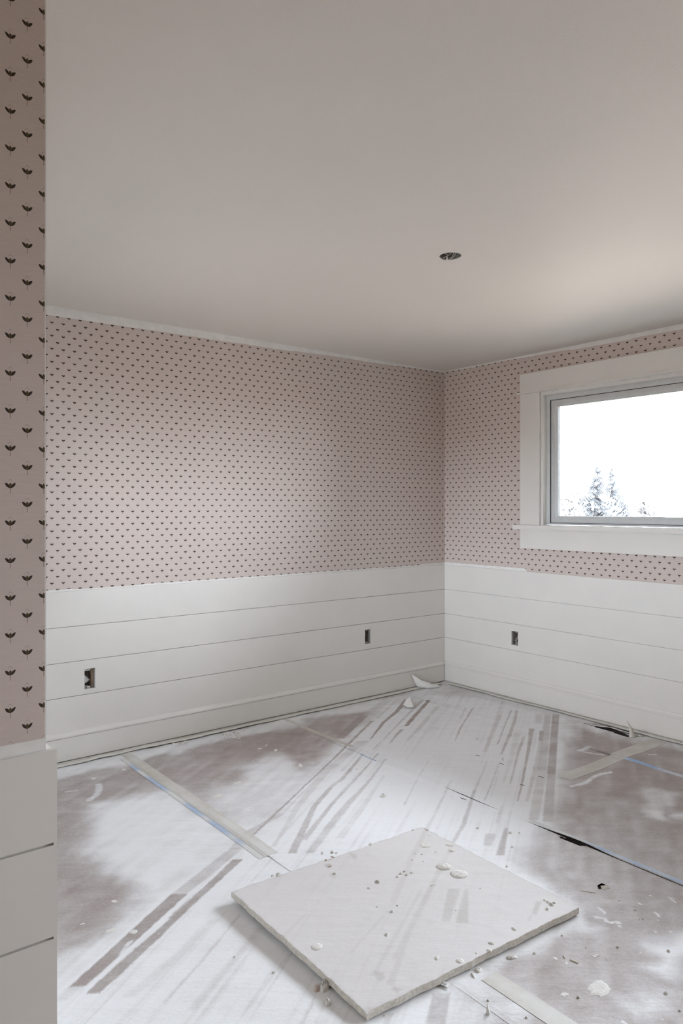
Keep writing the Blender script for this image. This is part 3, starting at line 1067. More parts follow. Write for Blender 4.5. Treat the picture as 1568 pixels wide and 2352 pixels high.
def plasterboard():
    NX, NY = 130, 120
    P = np.array(PB)
    s = np.linspace(0, 1, NX)
    t = np.linspace(0, 1, NY)
    S, T = np.meshgrid(s, t, indexing='ij')
    near, right, far, left = P
    xy = ((1 - S) * (1 - T))[..., None] * near + (S * (1 - T))[..., None] * right + (S * T)[..., None] * far + ((1 - S) * T)[..., None] * left
    X, Y = xy[..., 0].copy(), xy[..., 1].copy()
    # ragged edges
    n_ = lambda a, sd: (vnoise(a * 28, a * 0, sd) - .5) * .004 + (vnoise(a * 60, a * 0, sd + 1) - .5) * .002
    X[0, :] += n_(t, 71)
    X[-1, :] += n_(t, 73) * 1.3
    Y[:, 0] += n_(s, 75)
    Y[:, -1] += n_(s, 77) * 1.6
    chip = np.exp(-((S - .0) / .02) ** 2 - ((T - 1) / .02) ** 2)
    B = panel_top(S, T)
    Zt = B + BT + .0008 * vnoise(X * 30, Y * 30, 79) - .006 * chip - .005 * np.exp(-(S / .02) ** 2 - (T / .02) ** 2)
    co_t = np.stack([X, Y, Zt], -1).reshape(-1, 3)
    ring = [(i, 0) for i in range(NX)] + [(NX - 1, j) for j in range(1, NY)] + [(i, NY - 1) for i in range(NX - 2, -1, -1)] + [(0, j) for j in range(NY - 2, 0, -1)]
    nt = len(co_t)
    rim = np.array([(X[i, j], Y[i, j], Zt[i, j]) for i, j in ring])
    low = np.array([(X[i, j] * 1, Y[i, j] * 1, B[i, j]) for i, j in ring])
    cen = low.mean(0)
    low[:, :2] += (vnoise(np.arange(len(ring)) * .4, np.zeros(len(ring)), 81) - .5)[:, None] * .0018
    co = np.concatenate([co_t, rim, low])
    faces, mats = [], []
    for i in range(NX - 1):
        for j in range(NY - 1):
            a = i * NY + j
            faces.append((a, a + NY, a + NY + 1, a + 1))
            mats.append(0)
    R_ = len(ring)
    for k in range(R_):
        q = (k + 1) % R_
        faces.append((nt + k, nt + R_ + k, nt + R_ + q, nt + q))
        mats.append(1)
    faces.append(tuple(nt + R_ + k for k in range(R_)))
    mats.append(1)
    me = bpy.data.meshes.new('plasterboard_panel')
    me.from_pydata(co.tolist(), [], faces)
    me.materials.append(M['board_face'])
    me.materials.append(M['gypsum'])
    me.polygons.foreach_set('material_index', mats)
    coat = coat_at(X, Y, .03, .8, .9)
    coat = np.clip(coat, .30, .90) * .95
    for P_, v in SLAB_MARKS:
        sdv = poly_sd(G(*P_, z=.03), X + .003 * (vnoise(X * 80, Y * 80, 83) - .5), Y)
        coat = coat + (v - coat) * sstep(sdv / .006 + .55) * .9
    ed = np.minimum(np.minimum(S, 1 - S) * .90, np.minimum(T, 1 - T) * .76)
    coat = coat - .38 * np.exp(-(ed / .005) ** 2) * (vnoise(X * 60, Y * 60, 85) > .35)
    full = np.concatenate([coat.ravel(), np.full(2 * R_, .6)])
    at = me.attributes.new('coat', 'FLOAT', 'POINT')
    at.data.foreach_set('value', full.astype(np.float32))
    me.update()
    o = bpy.data.objects.new('plasterboard_panel', me)
    COL.objects.link(o)
    return tag(o, 'square loose plasterboard panel lying flat on the floor paper', 'plasterboard')


SLAB_MARKS = [
    (strip((1029, 1058, 2039), (1013, 1033, 2114)), .42),
    (strip((1067, 1075, 2039), (1045, 1076, 2118)), .40),
    (strip((1230, 1245, 2067), (1220, 1232, 2098)), .36),
    (strip((1215, 1222, 2100), (1210, 1218, 2112)), .5),
    (strip((972, 984, 1905), (930, 945, 1983)), .58),
    (strip((880, 886, 2100), (800, 808, 2190)), .62),
    (strip((965, 973, 2040), (850, 862, 2240)), .60),
    (strip((935, 941, 2150), (885, 905, 2260)), .58),
    (strip((700, 708, 2100), (640, 648, 2160)), .62),
    ([(858, 2228), (880, 2232), (884, 2245), (872, 2252), (860, 2240)], .42),
    ([(905, 2260), (922, 2270), (912, 2279), (898, 2270)], .45),
    ([(745, 1970), (758, 1966), (764, 1974), (752, 1978)], .2),
    ([(745, 1987), (758, 1983), (762, 1990), (750, 1994)], .12),
    ([(800, 1958), (815, 1960), (822, 1972), (812, 1974)], .5),
    ([(758, 2005), (770, 2010), (768, 2018), (756, 2012)], .52),
]
plaster_panel = plasterboard()


def slab_z(x, y):
    near, right, far, left = [np.array(p) for p in PB]
    s = np.clip(np.dot(np.array([x, y]) - near, right - near) / np.dot(right - near, right - near), 0, 1)
    t = np.clip(np.dot(np.array([x, y]) - near, left - near) / np.dot(left - near, left - near), 0, 1)
    return float(panel_top(s, t)) + BT


# ------------------------------------------------------------------ electrical boxes and ceiling opening
def wall_box(W, h, label, kind):
    u0, u1, z0, z1 = h
    c = W((u0 + u1) / 2, z0, -.02)
    root = empty('electrical_box', c)
    tag(root, label, 'electrical box', 'open electrical boxes in the shiplap')
    e = .0006
    u0, u1, z0, z1 = u0 + e, u1 - e, z0 + e, z1 - e
    t = .0018
    bm = bmesh.new()
    wbox(bm, W, u0, u0 + t, z0, z1, -.068, -.004)
    wbox(bm, W, u1 - t, u1, z0, z1, -.068, -.004)
    wbox(bm, W, u0 + t, u1 - t, z0, z0 + t, -.068, -.004)
    wbox(bm, W, u0 + t, u1 - t, z1 - t, z1, -.068, -.004)
    wbox(bm, W, u0, u1, z0, z1, -.070, -.068)
    adopt(obj('box_shell', bm, M['galv']), root)
    for zz in (z0 + .006, z1 - .006):                    # mounting ears
        bm = bmesh.new()
        wbox(bm, W, (u0 + u1) / 2 - .009, (u0 + u1) / 2 + .009, zz - .005, zz + .005, -.008, -.006)
        adopt(obj('mounting_ear', bm, M['chip'] if kind == 'a' else M['galv']), root)

    def wire(ctrl, r, mat):
        bm = bmesh.new()
        tube(bm, curve_pts([W(u0 + (u1 - u0) * a, z0 + (z1 - z0) * b, d) for a, b, d in [(p, q, e + .018) for p, q, e in ctrl]], 8), r, 7)
        adopt(obj('wire', bm, M[mat], smooth=True), root)
    if kind == 'a':
        # a pale plastic plug bulging out of the box and a wooden stud edge beside it
        bm = bmesh.new()
        n = 14
        rows = []
        for i in range(n + 1):
            s = i / n
            row = []
            for k in range(9):
                a = -math.pi / 2 + math.pi * k / 8
                wd = .68 * math.sin(min(1, .15 + s * 1.05) * math.pi * .5) if s < .55 else .68 * math.cos((s - .55) / .45 * math.pi * .5) ** .8
                u = u0 + .003 + (u1 - u0) * wd * max(0, math.cos(a)) ** .8
                z = z0 + (z1 - z0) * (.64 - .42 * s)
                row.append(bm.verts.new(W(u, z, -.030 + .020 * math.sin(a) + .004)))
            rows.append(row)
        for A, B in zip(rows, rows[1:]):
            for k in range(8):
                bm.faces.new([A[k], A[k + 1], B[k + 1], B[k]])
        adopt(obj('plastic_plug', bm, M['device'], smooth=True), root)
        bm = bmesh.new()
        wbox(bm, W, u1 - .012, u1 - .003, z0 + .003, z1 - .003, -.05, -.012)
        adopt(obj('stud_edge', bm, M['stud']), root)
        bm = bmesh.new()
        wbox(bm, W, u0 + .002, u1 - .020, z1 - .014, z1 - .002, -.030, -.008)
        adopt(obj('device_strap', bm, M['scrap']), root)
        bm = bmesh.new()
        for q in range(3):
            a0 = u0 + .008 + q * .011
            v = [bm.verts.new(W(a0, z0 + .002, -.01)), bm.verts.new(W(a0 + .014, z0 + .002, -.02)), bm.verts.new(W(a0 + .006, z0 + .018 - q * .004, -.024)), bm.verts.new(W(a0 + .004, z0 + .002, -.04))]
            for f in ((0, 1, 2), (1, 3, 2), (0, 2, 3), (0, 3, 1)):
                bm.faces.new([v[i] for i in f])
        adopt(obj('plaster_crumb', bm, M['chip']), root)
        wire([(.2, .95, -.05), (.35, .8, -.045), (.6, .7, -.04), (.75, .55, -.05)], .0022, 'wire_black')
    elif kind == 'b':
        wire([(.25, .98, -.05), (.06, .86, -.02), (.25, .70, -.022), (.10, .52, -.018), (.14, .3, -.02), (.28, .08, -.03)], .0022, 'wire_white')
        wire([(.12, .95, -.05), (.30, .82, -.025), (.14, .66, -.02), (.24, .45, -.03), (.12, .16, -.02)], .002, 'wire_black')
        wire([(.08, .05, -.02), (.30, .12, -.018), (.45, .04, -.03)], .0026, 'wire_white')
        bm = bmesh.new()
        wbox(bm, W, u1 - .010, u1 - .003, z0 + .003, z1 - .003, -.05, -.010)
        adopt(obj('stud_edge', bm, M['galv']), root)
    else:
        wire([(.95, .78, -.05), (.82, .70, -.02), (.92, .60, -.014), (.72, .52, -.016), (.55, .38, -.014), (.62, .22, -.014), (.92, .12, -.03)], .0020, 'wire_white')
        wire([(.9, .55, -.04), (.70, .40, -.018), (.66, .28, -.02), (.85, .20, -.016), (.98, .30, -.04)], .0018, 'wire_copper')
        wire([(.98, .48, -.03), (.84, .36, -.012), (.80, .22, -.02), (.95, .16, -.05)], .0024, 'wire_black')
        bm = bmesh.new()
        wbox(bm, W, u0 + .006, u0 + .022, z0 + .006, z1 - .004, -.066, -.050)
        adopt(obj('stud_edge', bm, M['stud']), root)
        bm = bmesh.new()
        tube(bm, curve_pts([W(u0 + (u1 - u0) * .68, z0 + .003, -.02), W(u0 + (u1 - u0) * .70, z0 + .012, -.016), W(u0 + (u1 - u0) * .74, z0 + .003, -.012)], 6), .004, 7)
        adopt(obj('wire_connector', bm, M['chip'], smooth=True), root)
    return root


wall_box(WALLS['back'], BOX_BACK[0], 'open electrical box with pale plastic plug, in back wall shiplap', 'a')
wall_box(WALLS['back'], BOX_BACK[1], 'narrow open electrical box with loose wires, in back wall near the corner', 'b')
# on the window wall the room's left-to-right runs against y
flip = lambda u, z, d: WALLS['right'](BOX_RIGHT[0][0] + BOX_RIGHT[0][1] - u, z, d)
wall_box(flip, BOX_RIGHT[0], 'open electrical box with curled wires, below the window wall corner', 'c')

root = tag(empty('ceiling_light_opening', (LX, LY, CEIL)), 'round hole in the ceiling with loose white wires for a light', 'light fitting')
bm = bmesh.new()
r_in, r_out = LR - .001, LR + .002
rings = []
for (r, z) in ((r_in, CEIL + .002), (r_in, CEIL + .085), (r_out, CEIL + .087), (r_out, CEIL + .018)):
    rings.append([bm.verts.new((LX + r * math.cos(math.tau * k / 32), LY + r * math.sin(math.tau * k / 32), z)) for k in range(32)])
for A, B in zip(rings[:2], rings[1:3]):
    for k in range(32):
        bm.faces.new([A[k], A[(k + 1) % 32], B[(k + 1) % 32], B[k]])
bm.faces.new(rings[1])
for k in range(32):
    bm.faces.new([rings[2][k], rings[2][(k + 1) % 32], rings[3][(k + 1) % 32], rings[3][k]])
adopt(obj('can', bm, M['can'], smooth=True), root)
bm = bmesh.new()                                               # ragged patch of compound round the hole
ra, rb = [], []
for k in range(48):
    a = math.tau * k / 48
    rr = LR + .010 + .006 * n1(k * .5, 91)
    ra.append(bm.verts.new((LX + LR * math.cos(a), LY + LR * math.sin(a), CEIL - .0012)))
    rb.append(bm.verts.new((LX + rr * math.cos(a), LY + rr * math.sin(a), CEIL - .0002)))
for k in range(48):
    bm.faces.new([ra[k], ra[(k + 1) % 48], rb[(k + 1) % 48], rb[k]])
adopt(obj('trim_ring', bm, M['ceiling']), root)


def cam_frame(r, f):   # plan offset: r to the camera's right, f away from it
    return (LX + r * UX + f * UY, LY - r * UY + f * UX)


def lamp_wire(ctrl, r, mat):
    bm = bmesh.new()
    tube(bm, curve_pts([(*cam_frame(a, b), CEIL + c) for a, b, c in ctrl], 8), r, 7)
    adopt(obj('wire', bm, M[mat], smooth=True), root)


lamp_wire([(.013, .030, .060), (.012, .030, .034), (.008, .030, .024), (-.006, .031, .012), (-.025, .030, .003)], .0017, 'wire_white')
lamp_wire([(.016, .030, .060), (.017, .031, .034), (.019, .032, .023), (.014, .034, .010), (.003, .036, -.002)], .0019, 'wire_white')
lamp_wire([(.026, .028, .060), (.027, .029, .032), (.027, .030, .021), (.022, .034, .010), (.013, .036, .003)], .0017, 'wire_white')
lamp_wire([(-.038, .018, .050), (-.032, .022, .027), (-.024, .026, .023), (-.012, .028, .017), (-.004, .030, .011)], .0016, 'wire_white')
for (a, b, mat) in ((-.008, .036, 'chip'), (.009, .039, 'device')):
    bm = bmesh.new()
    p = Vector((*cam_frame(a, b), CEIL - .004))
    tube(bm, [p, p + Vector((0, 0, .006)), p + Vector((.001, .001, .014))], [.0035, .0058, .0035], 9)
    adopt(obj('wire_connector', bm, M[mat], smooth=True), root)

# ------------------------------------------------------------------ debris


def blob(name, px, py, r, h, mat, label, cat, group=None, on_slab=False, aspect=1.0, rot=0.0, rough=.2, seed=0, flat=False, zoff=0.0):
    """irregular lump or splat of dried compound, resting on the floor paper or the panel; r in metres"""
    x, y = ground(px, py, .035 if on_slab else .002)
    z = slab_z(x, y) + .0004 if on_slab else float(surf(np.array([x]), np.array([y]))[0]) + .0003
    z += zoff
    N_, R_ = 22, 5
    bm = bmesh.new()
    base = []
    rings = []
    for q in range(R_):
        s = 1 - q / R_
        hh = h * (1 - s ** (6 if flat else 2.5))
        row = []
        for k in range(N_):
            a = math.tau * k / N_
            rr = r * s * (1 + rough * (n1(k * .9 if k < N_ - 2 else .3, seed + 101) - .5) * 2)
            ax, ay = rr * math.cos(a), rr * math.sin(a) * aspect
            jit = (n1(k * 1.7 + q * 3.1, seed + 7) - .4) * h * (.9 if q else .1)
            row.append(bm.verts.new((x + ax * math.cos(rot) - ay * math.sin(rot), y + ax * math.sin(rot) + ay * math.cos(rot), z + max(0, hh + (jit if not flat else jit * .3)))))
        rings.append(row)
    bot = [bm.verts.new((v.co.x, v.co.y, z - .0003)) for v in rings[0]]
    for A, B in zip([bot] + rings, rings):
        for k in range(N_):
            bm.faces.new([A[k], A[(k + 1) % N_], B[(k + 1) % N_], B[k]])
    c = bm.verts.new((x, y, z + h * (1 if not flat else .98)))
    for k in range(N_):
        bm.faces.new([rings[-1][k], rings[-1][(k + 1) % N_], c])
    bm.faces.new(bot[::-1])
    o = obj(name, bm, M[mat], smooth=not flat)
    return tag(o, label, cat, group)


rnd = random.Random(5)


def crumb_label(px, py, r, pale, where):
    size = 'tiny' if r < .0042 else ('small' if r < .0066 else 'larger')
    tone = 'white' if pale else 'greyish'
    if where == 'panel':
        if px > 1200:
            spot = 'in the rough patch by the panel corner facing the window'
        elif 905 < px < 950 and 1990 < py < 2015:
            spot = 'in the gritty patch beside the lumpy dollop'
        elif px < 780 and py < 2030:
            spot = 'by the brown flakes at the ragged panel edge'
        elif py < 1945 or px > 1150:
            spot = 'on the far ragged edge of the panel'
        elif py < 1990:
            spot = 'by the scraped smears on the panel'
        elif px > 1000:
            spot = 'near the bare patches on the panel'
        else:
            spot = 'on the clean middle of the panel'
    else:
        if px > 1400:
            spot = 'on brown paper below the blue taped seam'
        elif px > 1200 and py > 2120:
            spot = 'on brown paper around the jagged splat'
        elif px > 1250:
            spot = 'on brown paper by the little torn hole'
        elif py > 2150:
            spot = 'on white paper outside the panel edge'
        elif px > 1050:
            spot = 'on striped paper behind the panel'
        elif px > 750:
            spot = 'among the parallel stripes on white paper'
        else:
            spot = 'on the paper beside the tan taped seam'
    return size + ' ' + tone + ' %s ' + spot


# dollops of compound on the panel
blob('compound_dollop', 1053, 2003, .033, .007, 'compound_rough', 'largest round dollop of dried compound on the panel', 'compound', 'compound dollops on the panel', True, rough=.07, seed=1)
blob('compound_dollop', 1019, 1986, .029, .007, 'compound_rough', 'lumpy round dollop of dried compound beside the largest one', 'compound', 'compound dollops on the panel', True, rough=.10, seed=2)
for i, (px, py, r) in enumerate(((977, 1937, .024), (1032, 1935, .020), (1037, 1949, .014))):
    blob('compound_dollop', px, py, r, .004, 'compound_rough', 'thin scraped smear of dried compound near the far panel edge', 'compound', 'compound smears at the far panel edge', True, .9, rough=.2, seed=10 + i)
for i, (px, py, r, asp, rot) in enumerate(((1055, 2200, .013, .9, 0), (1123, 2176, .010, .9, 1), (1128, 2160, .0095, .7, 2), (1003, 2194, .011, .6, .4), (727, 2173, .020, .8, 0), (1180, 2127, .011, .6, 1.2), (888, 2142, .010, .6, .8))):
    blob('compound_drop', px, py, r, .0035, 'compound', ('smooth round drop of dried compound near the bare panel edge', 'small smooth drop of dried compound close to panel edge', 'small smooth drop of dried compound close to panel edge', 'flattened oval drop of dried compound on the panel', 'large swirled drop of dried compound near the lifted edge', 'narrow raised drop of compound near the panel corner', 'narrow faint drop of compound mid panel')[i], 'compound', 'compound drops on the panel', True, asp, rot, .12, 20 + i)
for i, (px, py, r, asp, rot) in enumerate(((994, 2028, .014, .35, -.2), (985, 1914, .012, .3, .2), (1000, 1952, .007, .6, 0))):
    blob('compound_curl', px, py, r, .003, 'compound', ('long pale curl of compound below the two dollops', 'thin crescent curl of compound at the far panel edge', 'stubby curl of compound between smears and dollops')[i], 'compound', 'compound curls on the panel', True, asp, rot, .15, 40 + i)
CR = [(866, 2023, .008), (846, 2037, .006), (920, 2003, .007), (928, 1998, .005), (912, 2010, .006), (945, 2001, .007), (933, 2006, .006), (968, 1958, .004), (953, 1957, .003), (946, 1971, .004), (971, 1974, .003),
      (1258, 2066, .007), (1266, 2072, .008), (1256, 2082, .007), (1250, 2062, .005), (1272, 2068, .005), (851, 1936, .009), (740, 1958, .008), (762, 1956, .009), (772, 1957, .006), (639, 2010, .011), (625, 2012, .006), (768, 2005, .007),
      (866, 2079, .004), (912, 2076, .004), (900, 2090, .007), (1094, 2182, .004), (1046, 2086, .003), (1103, 2035, .004), (975, 1900, .006), (980, 1903, .006), (948, 1903, .006), (1163, 1985, .007)]
for i, (px, py, r) in enumerate(CR):
    blob('plaster_crumb', px, py, r, r * .7, 'chip' if i % 3 else 'pebble', crumb_label(px, py, r, i % 3, 'panel') % 'plaster crumb', 'plaster crumb', 'plaster crumbs on the panel', True, .7, rnd.random() * 3, .35, 60 + i)
# kraft flakes torn from the panel face
for i, (px, py) in enumerate(((757, 1988), (748, 1973), (764, 1966))):
    blob('paper_flake', px, py, .008, .0012, 'kraft', 'brown torn paper flake on the plasterboard panel', 'paper flake', 'brown flakes on the panel', True, .6, i, .3, 110 + i, True)
# on the floor paper
blob('plaster_chunk', 745, 2268, .019, .018, 'chip', 'white plaster chunk with a brown paper end near panel edge', 'plaster chunk', None, False, .75, .3, .22, 120)
blob('plaster_chunk', 727, 2271, .0105, .014, 'tan_face', 'rounded brown faced plaster piece against the white chunk', 'plaster chunk', None, False, .9, .5, .12, 121)
blob('plaster_chunk', 752, 2303, .010, .013, 'chip', 'small knobbly plaster nub beneath the white chunk', 'plaster chunk', None, False, .7, 1.0, .3, 122)
blob('compound_dollop', 1175, 2198, .017, .006, 'compound', 'creamy dollop of compound on floor outside the panel edge', 'compound', None, False, .6, -.4, .22, 123)
blob('compound_drop', 1098, 2227, .013, .006, 'compound', 'round pale drop of compound on floor by panel edge', 'compound', None, False, .8, .2, .1, 124)
blob('compound_curl', 1086, 2240, .011, .004, 'chip', 'thin white curl of compound beside the round drop', 'compound', None, False, .3, 1.2, .2, 125)
blob('compound_splat', 306, 2138, .013, .002, 'compound', 'round flat disc of compound on the bare dark strip', 'compound', None, False, .9, 0, .08, 126, True)
for i, (px, py, r, asp, rot) in enumerate(((215, 1787, .013, .8, 0), (284, 1766, .012, .8, .3))):
    blob('compound_splat', px, py, r, .0016, 'compound', 'flat pale disc of compound near the entry wall', 'compound', 'compound discs by the entry wall', False, asp, rot, .1, 130 + i, True)
blob('compound_splat', 1376, 2268, .038, .0018, 'compound', 'broad jagged white splat of compound on brown paper', 'compound', None, False, .72, .2, .2, 133, True)
SPL = [(1295, 2283, .014, .5), (1275, 2200, .009, .6), (1365, 2195, .008, .6), (1300, 2212, .008, .5), (255, 2135, .019, .55), (263, 2068, .012, .7), (190, 2120, .008, .5), (597, 1719, .014, .5), (633, 1722, .020, .45), (690, 1757, .024, .4), (500, 1827, .026, .6), (612, 1711, .008, .7),
       (545, 1797, .022, .4), (1494, 2057, .008, .7), (1470, 2075, .012, .5), (1405, 2118, .012, .5), (1418, 2120, .008, .8), (1505, 2140, .010, .5), (1540, 2140, .008, .6), (1370, 2192, .007, .6), (1392, 2199, .006, .5), (671, 1772, .008, .7), (625, 1823, .006, .7), (1545, 2062, .008, .4)]
for i, (px, py, r, asp) in enumerate(SPL):
    blob('paint_splat', px, py, r, .0010, 'compound', crumb_label(px, py, r * .55, True, 'floor') % 'paint splat', 'paint splat', 'white splats on the floor paper', False, asp, rnd.random() * 3, .35, 140 + i, True)
PEB = [(1327, 2290, .006), (1529, 2280, .007), (1458, 2089, .006), (1476, 2110, .004), (1458, 2081, .003), (1290, 2147, .004), (1345, 2175, .003), (1468, 2111, .003), (1422, 2067, .003), (1388, 2043, .003), (1418, 2174, .005), (1535, 2183, .006),
       (1120, 2298, .004), (882, 2330, .004), (1171, 1912, .007), (1176, 1944, .006), (1096, 1901, .006), (881, 1828, .014), (819, 1766, .004), (797, 1801, .003), (1095, 1697, .006), (1227, 2188, .005), (1560, 2320, .004), (945, 2225, .004), (628, 2232, .005), (540, 2195, .005), (347, 1700, .006),
       (576, 1856, .003), (1192, 1912, .005), (998, 1738, .004), (1208, 2336, .004), (190, 1982, .003)]
for i, (px, py, r) in enumerate(PEB):
    if 843 < px < 1300 and 1905 < py < 2200 and px < 1130:
        continue
    blob('plaster_crumb', px, py, r, r * .75, 'chip' if i % 2 else 'pebble', crumb_label(px, py, r, i % 2, 'floor') % 'plaster crumb', 'plaster crumb', 'plaster crumbs on the floor', False, .8, rnd.random() * 3, .3, 180 + i)
# rows of crumbs swept against the back wall
for i in range(46):
    t = rnd.random()
    px, py = (395 + 35 * rnd.random(), 1710 - 8 * rnd.random()) if i < 14 else (505 + 55 * rnd.random(), 1696 - 14 * rnd.random())
    cr = .004 + .007 * rnd.random()
    blob('plaster_crumb', px, py, cr, .005, 'chip' if i % 4 else 'pebble', ('larger ' if cr > .0085 else 'middling ' if cr > .006 else 'small ') + ('white' if i % 4 else 'greyish') + ' plaster crumb in the ' + ('smaller heap of sweepings by the tan taped seam' if i < 14 else 'longer heap of sweepings along the back wall'), 'plaster crumb', 'sweepings along the back wall', False, .7, rnd.random() * 3, .35, 240 + i)


def splinter(px0, py0, px1, py1, r, mat, label, group=None):
    a, b = ground(px0, py0, .004), ground(px1, py1, .004)
    bm = bmesh.new()
    mid = ((a[0] + b[0]) / 2 + .001, (a[1] + b[1]) / 2 - .001)
    za, zm, zb = [float(surf(np.array([p[0]]), np.array([p[1]]))[0]) + r * .8 for p in (a, mid, b)]
    tube(bm, [(*a, za), (*mid, zm), (*b, zb)], [r * .7, r, r * .6], 6)
    return tag(obj('splinter', bm, M[mat]), label, 'splinter', group)


splinter(1308, 2202, 1328, 2210, .0022, 'splinter', 'longer white splinter stick on the brown paper', 'white splinters')
splinter(1293, 2192, 1297, 2199, .0024, 'splinter', 'stubby white splinter beside the longer stick', 'white splinters')
splinter(1334, 2043, 1370, 2049, .0014, 'splinter', 'thin white sliver by the small torn hole', 'white splinters')
for (a, b, c, d) in ((1092, 1733, 1103, 1736), (1145, 1751, 1157, 1755), (1153, 1740, 1155, 1746), (1235, 1781, 1248, 1785), (1194, 1800, 1204, 1803), (1057, 1831, 1070, 1836)):
    splinter(a, b, c, d, .0016, 'wire_black', 'short dark fibre on the striped white paper', 'dark fibres on striped paper')
splinter(1536, 2067, 1548, 2078, .0010, 'splinter', 'hair thin white sliver on brown paper by blue tape', 'white splinters')

# spike of plaster standing on its end
x, y = ground(1121, 2328, .0)
bm = bmesh.new()
base = [bm.verts.new((x + .008 * math.cos(a), y + .006 * math.sin(a), .002)) for a in (0, 1.5, 3.0, 4.6)]
tip = bm.verts.new((x - .003, y + .002, .030))
for k in range(4):
    bm.faces.new([base[k], base[(k + 1) % 4], tip])
bm.faces.new(base[::-1])
tag(obj('plaster_spike', bm, M['chip']), 'pointed white plaster shard standing up on the floor', 'plaster shard')

# printed sticker at the panel edge
c = [ground(*p) for p in ((1006, 2262), (1011, 2256), (1034, 2261), (1028, 2272))]
bm = bmesh.new()
vs = [bm.verts.new((p[0], p[1], .0045)) for p in (c[0], c[3], c[2], c[1])]
top = [bm.verts.new((v.co.x, v.co.y, .0050)) for v in vs]
for k in range(4):
    bm.faces.new([vs[k], vs[(k + 1) % 4], top[(k + 1) % 4], top[k]])
bm.faces.new(top)
bm.faces.new(vs[::-1])
lab = tag(obj('sticker', bm, M['scrap']), 'tiny white sticker printed with a dark barcode at panel edge', 'sticker')
bm = bmesh.new()
A, B, D = Vector(top_ := (*c[0], .0052)), Vector((*c[3], .0052)), Vector((*c[1], .0052))
for k in range(11):
    s0 = .12 + k * .058
    s1 = s0 + (.018 if k % 3 else .035)
    q = [A + (B - A) * s0 + (D - A) * .18, A + (B - A) * s1 + (D - A) * .18, A + (B - A) * s1 + (D - A) * .8, A + (B - A) * s0 + (D - A) * .8]
    bm.faces.new([bm.verts.new(v) for v in q])
obj('printed_bars', bm, M['ink'], lab)


# paper scraps
def sheet_scrap(name, outline, z, lift, mat, label, cat, seed):
    """crumpled scrap: outline in floor coordinates, height given by lift(s, t)"""
    bm = bmesh.new()
    cx_, cy_ = np.mean([p[0] for p in outline]), np.mean([p[1] for p in outline])
    n = len(outline)
    dense = []
    for i in range(n):
        a, b = outline[i], outline[(i + 1) % n]
        for k in range(4):
            s = k / 4
            dense.append((a[0] + (b[0] - a[0]) * s, a[1] + (b[1] - a[1]) * s))
    rings = []
    for f in (1, .66, .33):
        rings.append([bm.verts.new((cx_ + (p[0] - cx_) * f, cy_ + (p[1] - cy_) * f, z + lift(p, f) + .006 * n1(k * .8 + f * 9, seed))) for k, p in enumerate(dense)])
    c_ = bm.verts.new((cx_, cy_, z + lift((cx_, cy_), 0)))
    N_ = len(dense)
    for A_, B_ in zip(rings, rings[1:]):
        for k in range(N_):
            bm.faces.new([A_[k], A_[(k + 1) % N_], B_[(k + 1) % N_], B_[k]])
    for k in range(N_):
        bm.faces.new([rings[-1][k], rings[-1][(k + 1) % N_], c_])
    o = obj(name, bm, M[mat])
    md = o.modifiers.new('thickness', 'SOLIDIFY')
    md.thickness = .0006
    return tag(o, label, cat)


bm = bmesh.new()                                               # ribbon of torn paper leaning on the baseboard
prev = None
for i in range(13):
    q_ = i / 12
    px, py = 958 + 54 * q_, 1581.5 - 2 * q_ + 3 * math.sin(q_ * 3.1)
    bx, by = ground(px, py)
    hgt = (.085 * (1 - q_) ** 1.2 + .010) * (.85 + .3 * n1(q_ * 9, 301))
    row = [bm.verts.new((bx - .035 * k * (1 - q_), min(by + .026 * k, YB - .034), .008 + hgt * k ** 1.3 + .004 * n1(q_ * 7 + k, 303))) for k in (0, .35, .7, 1)]
    if prev:
        for k in range(3):
            bm.faces.new([prev[k], row[k], row[k + 1], prev[k + 1]])
    prev = row
o = obj('paper_scrap', bm, M['scrap'], smooth=True)
o.modifiers.new('thickness', 'SOLIDIFY').thickness = .0006
tag(o, 'torn white paper scrap curling against the baseboard at the corner', 'paper scrap')
sheet_scrap('paper_scrap', G((925, 1622), (934, 1608), (942, 1612), (952, 1622), (950, 1629), (936, 1628)), .007, lambda p, f: .050 * (1 - f), 'scrap', 'crumpled white paper scrap among the dark stripes', 'paper scrap', 302)

# curled edge of the torn paper by the window wall, and its upright sliver
bm = bmesh.new()
prev = None
for i in range(25):
    s = i / 24
    px, py = 1350 + 125 * s, 1662 + 31 * s
    x, y = ground(px, py)
    x = min(x, XR - .055)
    w = .055 * math.sin(math.pi * (.1 + .85 * s)) + .01
    h = .022 * math.sin(math.pi * s) * (.5 + n1(s * 6, 311))
    q = [bm.verts.new((x + .012, y, .0045)), bm.verts.new((x - w * .4, y, .0045 + h * .7)), bm.verts.new((x - w, y, .0045 + h))]
    if prev:
        for k in range(2):
            bm.faces.new([prev[k], q[k], q[k + 1], prev[k + 1]])
    prev = q
o = obj('torn_paper_flap', bm, M['cream_mask'], smooth=True)
o.modifiers.new('thickness', 'SOLIDIFY').thickness = .0006
tag(o, 'curled cream paper flap over the dark tear by the window wall', 'paper flap')
bm = bmesh.new()
bx, by = ground(1452, 1696)
tipx, tipy = ground(1446, 1694)
prev = None
for i in range(9):
    s = i / 8
    w = .020 * (1 - s) + .0008
    p = Vector((bx + .03 * s, by + .02 * s + .035 * s * s, .004 + .085 * s))
    r_ = Vector((UX, -UY, 0)) * w
    q = [bm.verts.new(p - r_), bm.verts.new(p + r_)]
    if prev:
        bm.faces.new([prev[0], prev[1], q[1], q[0]])
    prev = q
o = obj('torn_paper_sliver', bm, M['cream_mask'], smooth=True)
o.modifiers.new('thickness', 'SOLIDIFY').thickness = .0006
tag(o, 'pointed cream paper sliver standing up at the tear', 'paper sliver')
